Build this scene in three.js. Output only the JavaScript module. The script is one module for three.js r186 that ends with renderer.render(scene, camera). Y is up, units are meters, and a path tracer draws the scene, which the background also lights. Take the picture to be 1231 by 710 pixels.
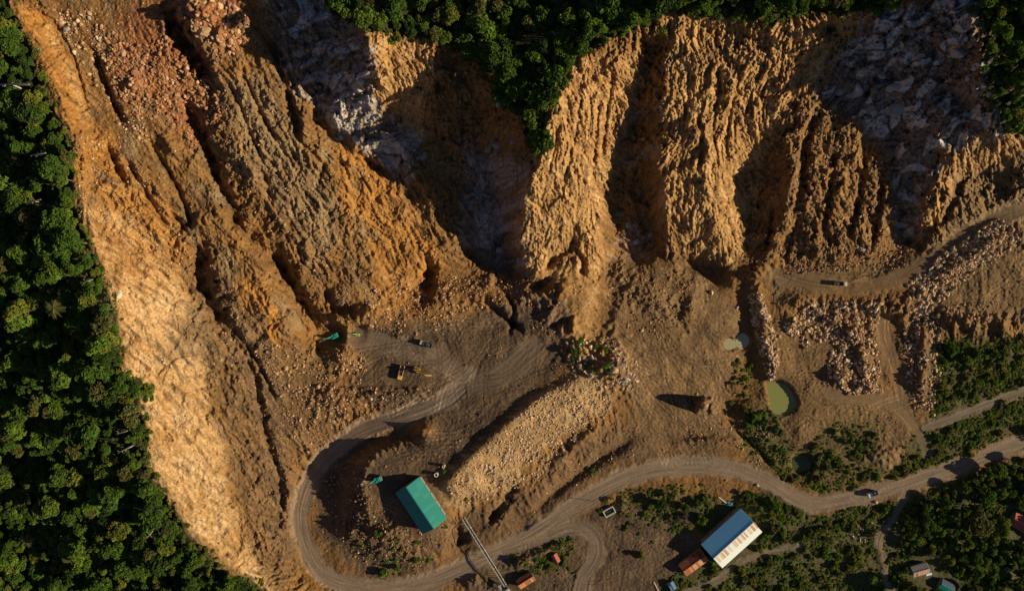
import * as THREE from 'three';
import { mergeGeometries, mergeVertices, toCreasedNormals } from 'three/addons/utils/BufferGeometryUtils.js';
import { RoundedBoxGeometry } from 'three/addons/geometries/RoundedBoxGeometry.js';

// ───────────── camera, sky, sun, exposure ─────────────
// A drone hovers 400 m above the pit floor (y = 0) and looks straight down; up in the picture is -z.
const CAM = 400, MPP = 0.5, CX = 615.5, CY = 355;       // metres per photograph pixel on the pit floor, picture centre
const scene = new THREE.Scene();
const camera = new THREE.PerspectiveCamera(2 * Math.atan(CY * MPP / CAM) * 180 / Math.PI, 1024 / 590, 1, 9000);
camera.position.set(0, CAM, 0); camera.up.set(0, 0, -1); camera.lookAt(0, 0, 0);
const SUN_EL = 21.5 * Math.PI / 180, SUN_AZ = 8 * Math.PI / 180;
const toSun = new THREE.Vector3(Math.cos(SUN_EL) * Math.cos(SUN_AZ), Math.sin(SUN_EL), Math.cos(SUN_EL) * Math.sin(SUN_AZ));
{ // clear evening sky: deep blue overhead, paler towards the horizon, warmer on the sun's side
  const W = 256, Hh = 128, d = new Float32Array(W * Hh * 4);
  for (let r = 0; r < Hh; r++) for (let c = 0; c < W; c++) { const el = ((r + 0.5) / Hh - 0.5) * Math.PI, az = ((c + 0.5) / W - 0.5) * 2 * Math.PI, y = Math.sin(el), hz = Math.pow(1 - Math.max(0, y), 4), cosS = Math.max(0, Math.cos(az) * Math.cos(el) * toSun.x + y * toSun.y + Math.sin(az) * Math.cos(el) * toSun.z), glow = Math.pow(cosS, 6), k = y < 0 ? 0.35 : 1;
    d.set([k * (0.036 + 0.055 * hz + 0.06 * glow), k * (0.056 + 0.062 * hz + 0.042 * glow), k * (0.105 + 0.06 * hz + 0.022 * glow), 1], (r * W + c) * 4); }
  const t = new THREE.DataTexture(d, W, Hh, THREE.RGBAFormat, THREE.FloatType); t.mapping = THREE.EquirectangularReflectionMapping; t.magFilter = t.minFilter = THREE.LinearFilter; t.needsUpdate = true; scene.background = t; scene.environment = t; }
const sun = new THREE.DirectionalLight(new THREE.Color().setRGB(1.0, 0.80, 0.53), 5);
sun.position.copy(toSun).multiplyScalar(900); sun.castShadow = true;
Object.assign(sun.shadow.camera, { left: -420, right: 420, top: 420, bottom: -420, near: 100, far: 2000 });
sun.shadow.mapSize.set(4096, 4096);
scene.add(sun, sun.target);
const renderer = new THREE.WebGLRenderer({ antialias: true });
renderer.toneMapping = THREE.LinearToneMapping; renderer.toneMappingExposure = 1.2;
renderer.shadowMap.enabled = true;

// ───────────── small helpers ─────────────
let seed = 12345;
const rnd = () => { seed = (seed + 0x6D2B79F5) | 0; let t = Math.imul(seed ^ (seed >>> 15), 1 | seed); t = (t + Math.imul(t ^ (t >>> 7), 61 | t)) ^ t; return ((t ^ (t >>> 14)) >>> 0) / 4294967296; };
const rr = (a, b) => a + (b - a) * rnd();
const clamp = (x, a = 0, b = 1) => x < a ? a : x > b ? b : x;
const sstep = (a, b, x) => { const t = clamp((x - a) / (b - a)); return t * t * (3 - 2 * t); };
const mix = (a, b, t) => a + (b - a) * t;
const PERM = new Uint8Array(512), GRX = new Float32Array(256), GRY = new Float32Array(256);
{ const p = [...Array(256).keys()]; for (let i = 255; i > 0; i--) { const j = Math.floor(rnd() * (i + 1)); [p[i], p[j]] = [p[j], p[i]]; } for (let i = 0; i < 512; i++) PERM[i] = p[i & 255];
  for (let i = 0; i < 256; i++) { const a = rnd() * Math.PI * 2; GRX[i] = Math.cos(a); GRY[i] = Math.sin(a); } }
function noise(x, y) {   // gradient noise, about -1..1
  const xi = Math.floor(x), yi = Math.floor(y), fx = x - xi, fy = y - yi, X = xi & 255, Y = yi & 255;
  const u = fx * fx * fx * (fx * (fx * 6 - 15) + 10), v = fy * fy * fy * (fy * (fy * 6 - 15) + 10);
  const a = PERM[PERM[X] + Y], b = PERM[PERM[X + 1] + Y], c = PERM[PERM[X] + Y + 1], d = PERM[PERM[X + 1] + Y + 1];
  const n0 = GRX[a] * fx + GRY[a] * fy, n1 = GRX[b] * (fx - 1) + GRY[b] * fy, n2 = GRX[c] * fx + GRY[c] * (fy - 1), n3 = GRX[d] * (fx - 1) + GRY[d] * (fy - 1);
  return (n0 + (n1 - n0) * u + (n2 - n0 + (n0 - n1 - n2 + n3) * u) * v) * 1.5;
}
const fbm = (x, y, o = 4) => { let s = 0, a = 0.5; for (let i = 0; i < o; i++) { s += a * noise(x, y); x = x * 2.03 + 17.1; y = y * 2.03 - 9.7; a *= 0.5; } return s; };
const hash2 = (i, j) => { let h = Math.imul(i, 374761393) ^ Math.imul(j, 668265263); h = Math.imul(h ^ (h >>> 13), 1274126177); return ((h ^ (h >>> 16)) >>> 0) / 4294967296; };
function voronoi(x, y) {  // [distance to nearest, distance to second, cell hash]
  const xi = Math.floor(x), yi = Math.floor(y); let d1 = 9, d2 = 9, id = 0;
  for (let j = -1; j <= 1; j++) for (let i = -1; i <= 1; i++) { const cx = xi + i, cy = yi + j, hx = hash2(cx, cy), hy = hash2(cx + 911, cy - 377); const dx = cx + hx - x, dy = cy + hy - y, d = dx * dx + dy * dy; if (d < d1) { d2 = d1; d1 = d; id = hash2(cx - 57, cy + 133); } else if (d < d2) d2 = d; }
  return [Math.sqrt(d1), Math.sqrt(d2), id];
}
function inPoly(p, x, y) { let c = false; for (let i = 0, j = p.length - 1; i < p.length; j = i++) { const a = p[i], b = p[j]; if ((a[1] > y) !== (b[1] > y) && x < (b[0] - a[0]) * (y - a[1]) / (b[1] - a[1]) + a[0]) c = !c; } return c; }
function segDist(ax, ay, bx, by, x, y) { const dx = bx - ax, dy = by - ay, t = clamp(((x - ax) * dx + (y - ay) * dy) / (dx * dx + dy * dy + 1e-9)); return [Math.hypot(x - ax - dx * t, y - ay - dy * t), t]; }
function polyDist(p, x, y) { let d = 1e9; for (let i = 0, j = p.length - 1; i < p.length; j = i++) { const k = segDist(p[j][0], p[j][1], p[i][0], p[i][1], x, y)[0]; if (k < d) d = k; } return inPoly(p, x, y) ? d : -d; }
function smoothLine(pts, n = 6) {   // Catmull-Rom through points of any size
  const out = [], g = (i) => pts[clamp(i, 0, pts.length - 1)];
  for (let i = 0; i < pts.length - 1; i++) for (let k = 0; k < n; k++) { const t = k / n, p0 = g(i - 1), p1 = g(i), p2 = g(i + 1), p3 = g(i + 2); out.push(p1.map((_, c) => 0.5 * (2 * p1[c] + (p2[c] - p0[c]) * t + (2 * p0[c] - 5 * p1[c] + 4 * p2[c] - p3[c]) * t * t + (3 * p1[c] - p0[c] - 3 * p2[c] + p3[c]) * t * t * t))); }
  out.push(pts[pts.length - 1]); return out;
}
// ───────────── survey of the site: lines of known height, [column, row, metres] on the photograph ─────────────
const X0 = -130, Y0 = -130, X1 = 1361, Y1 = 841;
const roadMain = smoothLine([[566, 452, 7], [552, 468, 6], [538, 480, 5], [512, 492, 3.5], [480, 503, 1], [440, 516, -4], [405, 538, -9], [378, 568, -12], [362, 610, -14], [366, 650, -15], [388, 690, -16], [440, 707, -16], [500, 703, -16], [560, 682, -15], [640, 642, -14], [700, 603, -13], [760, 572, -12], [830, 560, -12], [890, 566, -12], [930, 582, -12], [970, 604, -12.5], [1010, 602, -12.5], [1080, 586, -12], [1150, 562, -12], [1231, 532, -12], [1361, 488, -11]]);
const roadBench = smoothLine([[1361, 222, 37], [1231, 252, 30], [1190, 268, 25], [1150, 288, 18], [1105, 322, 10.5], [1050, 343, 7.5], [990, 342, 6], [940, 335, 5]]);
const LINES = [
  [[-130, -130, 100], [-130, 200, 70], [-130, 450, 22], [-130, 841, -60], [130, 841, -34], [350, 841, -8]],
  [[-20, -80, 135], [22, 12, 128], [55, 80, 120], [80, 150, 113], [90, 215, 104], [112, 290, 92], [132, 345, 82], [147, 430, 66], [165, 470, 58], [178, 550, 44], [225, 635, 27], [275, 685, 16], [330, 735, 6], [350, 841, -8]],
  [[45, -30, 119], [72, 30, 111], [95, 90, 104], [112, 155, 98], [118, 175, 97]],
  [[60, -130, 128], [120, -60, 118], [200, -60, 118], [330, -80, 124], [420, -130, 134]],
  [[225, 130, 92], [245, 175, 82], [262, 215, 72], [285, 260, 58], [335, 315, 36], [362, 362, 17], [388, 402, 4]],
  [[236, 292, 62], [246, 345, 48], [265, 382, 39], [300, 425, 25], [322, 470, 15], [322, 530, 8], [338, 582, 0], [336, 632, -6], [350, 690, -12]],
  [[250, 238, 77], [288, 308, 57], [318, 350, 45], [350, 396, 26]],
  [[262, 100, 100], [285, 165, 86], [310, 215, 71], [345, 270, 53], [372, 315, 36]],
  [[205, 25, 111], [222, 60, 103], [238, 100, 95]],
  [[228, 15, 117], [247, 60, 109], [262, 100, 100]],
  [[300, 5, 112], [335, 55, 101], [352, 110, 90], [368, 160, 79], [398, 210, 62], [432, 250, 44], [462, 290, 27], [480, 330, 16]],
  [[405, 5, 116], [392, 60, 97], [384, 115, 79], [388, 155, 68], [430, 170, 66]],
  [[398, 138, 81], [440, 143, 79], [468, 158, 71], [490, 188, 59], [508, 212, 47]], [[522, 60, 110], [528, 95, 98], [516, 140, 82]],
  [[440, 30, 130], [447, 70, 122], [457, 100, 104], [468, 122, 86], [484, 148, 66], [512, 190, 47], [528, 225, 44], [545, 262, 30], [548, 300, 12]],
  [[455, 175, 56], [478, 205, 46], [500, 250, 32]],
  [[525, 46, 113], [560, 60, 106], [600, 108, 101], [637, 155, 97], [650, 188, 95]],
  [[560, 100, 92], [566, 140, 74], [582, 190, 50], [592, 240, 28], [598, 290, 6], [600, 322, -5]],
  [[562, 300, 0], [610, 312, -5], [618, 330, -5]],
  [[668, 108, 116], [652, 188, 98], [634, 232, 74], [625, 282, 46], [633, 333, 9]],
  [[617, 250, 40], [612, 285, 14]],
  [[690, 72, 119], [740, 42, 120], [800, 14, 122], [870, 22, 121], [930, 28, 121], [1000, 15, 122], [1062, 12, 124]],
  [[782, 60, 104], [766, 130, 80], [748, 205, 46], [738, 255, 18], [740, 305, -2], [770, 312, -4]],
  [[715, 130, 96], [700, 200, 76], [690, 270, 42], [668, 318, 14]],
  [[722, 250, 36], [706, 325, 17], [698, 385, 11.5], [694, 425, 9]],
  [[801, 45, 114], [798, 110, 97], [795, 180, 76], [797, 240, 50], [806, 296, 14]],
  [[780, 240, 22], [785, 298, -2]],
  [[840, 150, 92], [850, 230, 56], [866, 292, 17]], [[812, 300, 8], [850, 300, 9], [878, 300, 8]],
  [[822, 314, -6], [850, 320, -7], [870, 330, -6]], [[884, 312, 5], [882, 345, 3]],
  [[938, 150, 80], [920, 190, 52], [908, 240, 24], [900, 300, 3]],
  [[978, 110, 91], [966, 158, 80], [956, 205, 63], [947, 250, 38], [938, 300, 9]],
  [[1062, 14, 123], [1015, 70, 101], [988, 114, 84]],
  [[1080, 110, 92], [1055, 150, 74], [1072, 180, 58], [1080, 210, 42], [1086, 250, 20], [1086, 290, 5]],
  [[1010, 190, 62], [1020, 250, 32], [1025, 300, 9]],
  [[940, 318, 5], [1000, 320, 6], [1060, 320, 6.5], [1085, 306, 9]],
  [[1215, 168, 86], [1165, 178, 76], [1130, 200, 62], [1118, 245, 40], [1100, 290, 15]],
  [[1075, -30, 130], [1120, -30, 137], [1168, -30, 143]], [[1176, 20, 140], [1188, 80, 128], [1198, 140, 108], [1212, 160, 93]],
  [[1140, 60, 117], [1140, 130, 98], [1110, 180, 70]],
  [[1300, -130, 160], [1300, -30, 150], [1300, 100, 120], [1361, 150, 100]], [[1361, 180, 66], [1290, 195, 60], [1231, 205, 54], [1160, 215, 44]],
  roadBench, [[1130, 350, 9], [1231, 305, 19], [1361, 300, 20]], [[1231, 384, 9], [1160, 382, 8], [1120, 375, 7]], [[1361, 382, 10], [1231, 386, 9]],
  [[1110, 398, -4], [1180, 404, -3], [1231, 414, -4], [1361, 412, -4]], [[1115, 470, -9], [1180, 460, -8], [1231, 470, -9], [1361, 450, -9]],
  [[430, 420, 8], [480, 430, 8], [540, 455, 7]], [[560, 420, 8], [600, 450, 8], [640, 420, 9], [640, 455, 8]], [[520, 400, 9], [600, 400, 9.5]],
  [[470, 385, 12], [520, 370, 14], [560, 350, 12], [610, 345, 9], [650, 345, 12]], [[500, 335, 4], [512, 350, 6]], [[540, 315, 9], [556, 335, 8]],
  [[370, 395, 5], [385, 410, 3], [400, 408, 4]], [[352, 405, 18], [360, 430, 16], [376, 440, 12]], [[405, 425, 12], [420, 440, 9]], [[400, 385, 20], [422, 388, 17], [440, 372, 18]],
  [[375, 455, 12], [420, 470, 10], [470, 478, 8.5], [515, 470, 8]], [[365, 500, 8], [400, 505, 4], [450, 495, 4]], [[345, 520, 6], [346, 580, -3], [345, 640, -9], [360, 695, -14]],
  roadMain,
  [[498, 521, -3], [450, 531, -8], [415, 553, -13]], [[516, 513, 7], [512, 524, 7]],
  [[505, 538, 4], [470, 540, 3.5], [440, 552, 3], [433, 585, 2.5], [445, 615, 0]], [[415, 570, -13], [408, 610, -14], [410, 640, -13]], [[480, 560, 2], [500, 590, 1], [512, 612, 0]], [[455, 640, -4], [490, 650, -4], [520, 645, -5]], [[430, 670, -14], [480, 690, -15]],
  [[743, 436, 13], [700, 458, 12], [650, 478, 11.5], [600, 518, 11], [562, 552, 9], [533, 586, 6]], [[720, 428, 9], [640, 472, 7.5], [592, 513, 6.5], [554, 547, 5], [522, 578, 2]],
  [[768, 480, -3], [722, 540, -9], [664, 590, -11], [624, 616, -12], [580, 628, -12], [548, 620, -6]],
  [[756, 531, -12], [722, 550, -14], [690, 572, -15], [655, 598, -15.5], [625, 640, -15.5]], [[760, 538, -9.5], [690, 583, -11], [660, 605, -12]],
  [[555, 640, -13], [575, 660, -14]],
  [[760, 340, 7], [800, 350, 5], [830, 345, 4]], [[770, 420, 3], [830, 430, 0], [860, 380, 1]], [[790, 475, -4], [820, 500, -8], [860, 515, -10]], [[800, 530, -11], [860, 540, -11]],
  [[868, 480, -16], [882, 500, -19], [880, 488, -19]], [[888, 395, -6.5], [880, 430, -8]],
  [[898, 345, -3], [901, 380, -9], [905, 430, -11.5], [910, 480, -13]], [[909, 345, 3], [917, 380, -2.5], [926, 420, -4.5], [934, 448, -7]], [[878, 345, 0], [880, 385, -5]],
  [[960, 358, 5], [1000, 360, 5], [1050, 362, 5], [1092, 364, 6]], [[960, 377, -4], [1000, 372, 0], [1050, 380, -3], [1090, 385, -4]], [[960, 440, -8], [1000, 480, -9], [960, 520, -10]], [[1068, 430, -7], [1080, 470, -9]],
  [[940, 478, -11], [948, 485, -11]], [[1000, 545, -12], [1060, 560, -11]], [[900, 520, -14], [925, 545, -14], [960, 556, -14]],
  [[560, 760, -18], [800, 690, -15], [1000, 690, -16], [1231, 690, -17], [1361, 841, -22], [700, 841, -20], [350, 841, -8]], [[700, 650, -14], [760, 620, -13.5], [850, 640, -14]], [[1361, 560, -13], [1361, 700, -17]],
];
// ───────────── the land: a surface stretched over the survey lines ─────────────
function solve() {
  let prev = null;
  for (const [cell, sweeps] of [[24, 400], [12, 200], [6, 140], [3, 110]]) {
    const nx = Math.ceil((X1 - X0) / cell) + 1, ny = Math.ceil((Y1 - Y0) / cell) + 1, h = new Float32Array(nx * ny), fix = new Float32Array(nx * ny), wt = new Float32Array(nx * ny);
    for (const l of LINES) for (let i = 0; i < l.length - 1; i++) {
      const [ax, ay, ah] = l[i], [bx, by, bh] = l[i + 1], n = Math.max(1, Math.ceil(Math.hypot(bx - ax, by - ay) / (cell * 0.4)));
      for (let k = 0; k <= n; k++) { const t = k / n, ix = Math.round((mix(ax, bx, t) - X0) / cell), iy = Math.round((mix(ay, by, t) - Y0) / cell); if (ix < 0 || iy < 0 || ix >= nx || iy >= ny) continue; fix[iy * nx + ix] += mix(ah, bh, t); wt[iy * nx + ix]++; }
    }
    for (let y = 0; y < ny; y++) for (let x = 0; x < nx; x++) { const i = y * nx + x; if (wt[i]) h[i] = fix[i] / wt[i]; else if (prev) h[i] = sample(prev, X0 + x * cell, Y0 + y * cell); else h[i] = 20; }
    for (let s = 0; s < sweeps; s++) for (let y = 0; y < ny; y++) for (let x = 0; x < nx; x++) {
      const i = y * nx + x; if (wt[i]) continue;
      const l = h[x ? i - 1 : i + 1], r = h[x < nx - 1 ? i + 1 : i - 1], u = h[y ? i - nx : i + nx], d = h[y < ny - 1 ? i + nx : i - nx];
      h[i] += 1.7 * ((l + r + u + d) / 4 - h[i]);
    }
    prev = { a: h, nx, ny, cell };
  }
  blur(prev.a, prev.nx, prev.ny, 2); return prev;
}
function blur(a, nx, ny, times) {
  const b = new Float32Array(a.length);
  for (let t = 0; t < times; t++) {
    for (let y = 0; y < ny; y++) for (let x = 0; x < nx; x++) { const i = y * nx + x; b[i] = (a[x ? i - 1 : i] + 2 * a[i] + a[x < nx - 1 ? i + 1 : i]) / 4; }
    for (let y = 0; y < ny; y++) for (let x = 0; x < nx; x++) { const i = y * nx + x; a[i] = (b[y ? i - nx : i] + 2 * b[i] + b[y < ny - 1 ? i + nx : i]) / 4; }
  }
}
function sample(f, px, py) {
  const x = clamp((px - X0) / f.cell, 0, f.nx - 1.001), y = clamp((py - Y0) / f.cell, 0, f.ny - 1.001), xi = Math.floor(x), yi = Math.floor(y), u = x - xi, v = y - yi, i = yi * f.nx + xi, a = f.a;
  return (a[i] * (1 - u) + a[i + 1] * u) * (1 - v) + (a[i + f.nx] * (1 - u) + a[i + f.nx + 1] * u) * v;
}
const coarse = solve();
const S = 1.25, NX = Math.floor((X1 - X0) / S) + 1, NY = Math.floor((Y1 - Y0) / S) + 1, N = NX * NY;
const field = (a = new Float32Array(N)) => ({ a, nx: NX, ny: NY, cell: S });
const base = field();
for (let j = 0; j < NY; j++) for (let i = 0; i < NX; i++) base.a[j * NX + i] = sample(coarse, X0 + i * S, Y0 + j * S);
blur(base.a, NX, NY, 2);
// the way water runs: downhill on a smoothed copy, with hints where bedding or drag marks lead it elsewhere
const smoothH = Float32Array.from(coarse.a); blur(smoothH, coarse.nx, coarse.ny, 14);
const FLOW = [  // from, to, reach
  [60, 30, 110, 150, 30], [130, 40, 240, 200, 60], [110, 170, 240, 330, 50], [260, 40, 400, 300, 60], [300, 300, 380, 400, 40], [250, 340, 340, 480, 40], [300, 480, 340, 640, 30], [430, 160, 530, 300, 40],
  [860, 60, 850, 290, 60], [930, 60, 830, 180, 40], [700, 90, 680, 300, 50], [150, 350, 300, 660, 40], [1120, 60, 1020, 120, 60], [1150, 120, 1080, 170, 40], [780, 400, 830, 500, 40], [700, 480, 600, 560, 40],
];
const FX = new Float32Array(N), FY = new Float32Array(N), slope = new Float32Array(N);
{ const c = coarse, f = { a: smoothH, nx: c.nx, ny: c.ny, cell: c.cell };
  for (let j = 0; j < NY; j++) for (let i = 0; i < NX; i++) {
    const px = X0 + i * S, py = Y0 + j * S, k = j * NX + i; let gx = sample(f, px - 5, py) - sample(f, px + 5, py), gy = sample(f, px, py - 5) - sample(f, px, py + 5);
    slope[k] = Math.hypot(gx, gy) / 10 / (MPP * (1 - sample(f, px, py) / CAM));
    let l = Math.hypot(gx, gy) + 1e-6; gx /= l; gy /= l; const w0 = clamp(slope[k] * 3, 0.05, 1); gx *= w0; gy *= w0;
    for (const [ax, ay, bx, by, r] of FLOW) { if (px < Math.min(ax, bx) - 2 * r || px > Math.max(ax, bx) + 2 * r || py < Math.min(ay, by) - 2 * r || py > Math.max(ay, by) + 2 * r) continue; const d = segDist(ax, ay, bx, by, px, py)[0] / r, w = 2 * Math.exp(-d * d * 1.5), m = Math.hypot(bx - ax, by - ay); gx += (bx - ax) / m * w; gy += (by - ay) / m * w; }
    const wob = 0.6 * noise(px / 40, py / 40) + 0.45 * noise(px / 13 + 50, py / 13); const cs = Math.cos(wob), sn = Math.sin(wob), tx = gx * cs - gy * sn, ty = gx * sn + gy * cs;
    l = Math.hypot(tx, ty) + 1e-6; FX[k] = tx / l; FY[k] = ty / l;
  } }
// streaks: noise drawn out along the runs of water
function streaks(waves, half) {
  const src = waves.map((w, n) => { const a = new Float32Array(N); for (let j = 0; j < NY; j++) for (let i = 0; i < NX; i++) a[j * NX + i] = w < 2 ? hash2(i + n * 7919, j) * 2 - 1 : fbm((i * S) / w * 0.8 + n * 31.7, (j * S) / w * 0.8 - n * 17.3, w > 6 ? 4 : 2); return a; });
  const out = waves.map(() => new Float32Array(N)), acc = new Float32Array(waves.length);
  for (let j = 0; j < NY; j++) for (let i = 0; i < NX; i++) {
    acc.fill(0); let n = 0;
    for (const dir of [1, -1]) { let x = i, y = j; for (let s = 0; s < half; s++) { const xi = x + 0.5 | 0, yi = y + 0.5 | 0; if (xi < 0 || yi < 0 || xi >= NX || yi >= NY) break; const k = yi * NX + xi; for (let c = 0; c < acc.length; c++) acc[c] += src[c][k]; n++; x += FX[k] * dir * 1.2; y += FY[k] * dir * 1.2; } }
    const k = j * NX + i; for (let c = 0; c < acc.length; c++) out[c][k] = acc[c] / Math.max(1, n);
  }
  for (const a of out) { let m = 0, v = 0; for (let i = 0; i < N; i++) m += a[i]; m /= N; for (let i = 0; i < N; i++) v += (a[i] - m) ** 2; v = Math.sqrt(v / N); for (let i = 0; i < N; i++) a[i] = (a[i] - m) / v; }
  return out;
}
const [rillA, rillB, stainA] = streaks([26, 12, 16], 15), [rillC, stainB] = streaks([4.4, 5], 8), [rillD, stainC] = streaks([1, 2.4], 9);

// ───────────── where things lie, as outlines on the photograph ─────────────
const Z = {
  forestWest: [[-140, -140], [-5, -140], [4, -20], [12, 12], [24, 38], [42, 80], [55, 112], [70, 150], [82, 168], [88, 200], [86, 232], [98, 272], [114, 312], [128, 342], [141, 382], [147, 430], [144, 450], [166, 455], [188, 466], [168, 482], [169, 502], [177, 526], [171, 550], [184, 576], [204, 606], [224, 640], [244, 662], [274, 692], [300, 692], [322, 712], [336, 760], [345, 850], [-140, 850]],
  forestNorth: [[385, -140], [398, -5], [408, 14], [438, 33], [462, 39], [500, 42], [525, 47], [555, 57], [575, 74], [595, 99], [614, 124], [634, 150], [638, 172], [648, 188], [659, 176], [655, 140], [664, 112], [680, 92], [688, 70], [710, 55], [740, 43], [770, 25], [800, 10], [830, 14], [870, 24], [900, 18], [930, 28], [960, 16], [1000, 13], [1040, 9], [1060, 14], [1072, -10], [1078, -140]],
  forestEast: [[1168, -140], [1171, 0], [1184, 30], [1184, 80], [1189, 130], [1204, 158], [1235, 160], [1375, 150], [1375, -140]],
  slab: [[18, 8], [46, 12], [74, 42], [95, 92], [112, 152], [92, 162], [72, 142], [46, 80]],
  slabPale: [[50, 24], [68, 44], [90, 90], [111, 148], [98, 150], [76, 84], [58, 50]],
  orangeWest: [[84, 164], [130, 160], [200, 250], [238, 330], [214, 335], [150, 262], [92, 236]],
  topLeft: [[30, -20], [150, -20], [165, 60], [130, 150], [112, 150], [92, 80], [60, 20]],
  redRubble: [[150, 10], [222, -20], [300, 0], [272, 60], [268, 150], [238, 172], [205, 150], [155, 130], [128, 70]],
  fan: [[86, 225], [104, 290], [134, 345], [148, 430], [145, 455], [165, 480], [175, 522], [171, 552], [204, 606], [240, 657], [290, 692], [336, 725], [318, 690], [296, 655], [283, 610], [272, 545], [252, 480], [246, 420], [236, 380], [215, 335], [188, 292], [140, 255]],
  fanTop: [[86, 225], [104, 290], [130, 340], [190, 345], [215, 335], [188, 292], [140, 255]],
  fanStain: [[225, 365], [250, 370], [252, 420], [235, 440], [190, 435], [205, 395]],
  greySlope: [[262, 90], [318, 95], [366, 170], [412, 250], [388, 318], [372, 310], [340, 262], [290, 190]],
  darkSlide: [[232, 290], [252, 300], [300, 370], [345, 440], [340, 520], [352, 620], [352, 700], [325, 640], [316, 540], [300, 470], [258, 400], [240, 350]],
  darkPit: [[340, 300], [392, 320], [440, 300], [450, 360], [430, 400], [440, 440], [395, 440], [345, 410], [365, 370]],
  darkBand: [[150, 172], [232, 200], [300, 288], [348, 332], [330, 352], [270, 292], [200, 236]],
  orangeFace: [[288, 332], [320, 345], [352, 395], [335, 412], [310, 405], [292, 370]],
  valleyRock: [[318, -20], [400, -20], [440, 35], [455, 110], [472, 145], [395, 128], [345, 105], [330, 50]],
  brightRock: [[380, 124], [430, 126], [505, 160], [515, 192], [480, 216], [440, 182], [400, 160]],
  spurTan: [[440, 35], [525, 48], [530, 90], [505, 150], [520, 195], [495, 165], [468, 138], [450, 100]],
  middleOrange: [[400, 170], [450, 185], [500, 250], [545, 320], [500, 380], [450, 370], [440, 300], [410, 240]],
  bowlBrown: [[525, 48], [640, 155], [640, 230], [625, 330], [540, 320], [500, 240], [520, 150]],
  bowlRock: [[555, 170], [640, 200], [640, 335], [600, 333], [560, 300]],
  spurMid: [[656, 112], [690, 72], [772, 58], [762, 130], [738, 200], [726, 290], [690, 335], [636, 338], [618, 288], [628, 228], [650, 190]],
  gullyDark: [[772, 60], [800, 70], [796, 180], [800, 240], [806, 300], [770, 316], [735, 305], [732, 240], [752, 160]],
  striped: [[798, 16], [930, 28], [1055, 12], [1000, 82], [966, 122], [922, 190], [902, 300], [884, 312], [806, 306], [796, 180]],
  boulderSlope: [[975, 112], [1062, 150], [1078, 210], [1090, 310], [930, 322], [898, 310], [908, 250], [925, 180]],
  eastRock: [[1062, 10], [1175, -10], [1188, 100], [1204, 162], [1135, 185], [1112, 240], [1096, 290], [1080, 290], [1082, 230], [1065, 180], [1030, 150], [985, 116], [1015, 62]],
  crestFive: [[1125, 200], [1165, 172], [1240, 160], [1240, 200], [1160, 220], [1135, 270], [1095, 305], [1115, 245]],
  sand: [[1150, 215], [1240, 180], [1375, 170], [1375, 392], [1231, 390], [1140, 380], [1095, 372], [1100, 330], [930, 360], [925, 325], [1090, 318], [1130, 280]],
  floor: [[430, 398], [480, 390], [560, 380], [640, 350], [690, 360], [690, 430], [640, 478], [560, 555], [520, 585], [470, 590], [432, 560], [470, 538], [515, 525], [525, 500], [470, 505], [430, 470]],
  shedYard: [[432, 548], [528, 576], [545, 640], [520, 692], [440, 700], [398, 650]],
  tanTongue: [[690, 320], [716, 262], [728, 300], [720, 380], [726, 440], [680, 430], [688, 380]],
  slopeMid: [[728, 320], [860, 320], [895, 400], [880, 470], [860, 560], [770, 560], [760, 480], [728, 440]],
  embank: [[530, 590], [562, 553], [640, 480], [690, 447], [742, 468], [724, 496], [684, 518], [630, 566], [594, 592], [560, 610], [534, 607]],
  lowerLeft: [[240, 380], [300, 430], [345, 440], [400, 440], [420, 520], [360, 560], [350, 700], [330, 715], [306, 655], [288, 600], [272, 540], [256, 480]],
  lowerSlope: [[740, 505], [800, 530], [760, 570], [640, 640], [545, 690], [530, 650], [560, 614], [640, 582], [690, 532]],
  pitWest: [[385, 540], [470, 515], [512, 525], [440, 550], [430, 640], [500, 690], [430, 690], [380, 640]],
  flats: [[925, 375], [1000, 372], [1000, 470], [1100, 480], [1110, 560], [1000, 560], [940, 560], [905, 520], [925, 450]],
  southYard: [[560, 690], [640, 650], [720, 605], [800, 590], [850, 600], [840, 650], [800, 720], [790, 850], [550, 850]],
  scrubEast: [[1125, 408], [1180, 404], [1375, 412], [1375, 480], [1231, 525], [1110, 570], [1060, 570], [1120, 500]],
  scrubPonds: [[880, 490], [930, 495], [960, 545], [1010, 505], [1060, 510], [1090, 570], [1000, 596], [950, 580], [905, 560]],
  scrubSouth: [[830, 610], [930, 590], [980, 620], [1100, 595], [1375, 500], [1375, 850], [790, 850], [800, 700], [850, 650]],
  heapGround: [[968, 364], [1062, 364], [1066, 472], [1000, 477], [984, 420]],
  bankGround: [[1086, 374], [1136, 372], [1130, 496], [1090, 492]],
  sandPatch: [[1047, 545], [1065, 530], [1085, 535], [1090, 550], [1075, 562], [1055, 558]],
};
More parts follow.
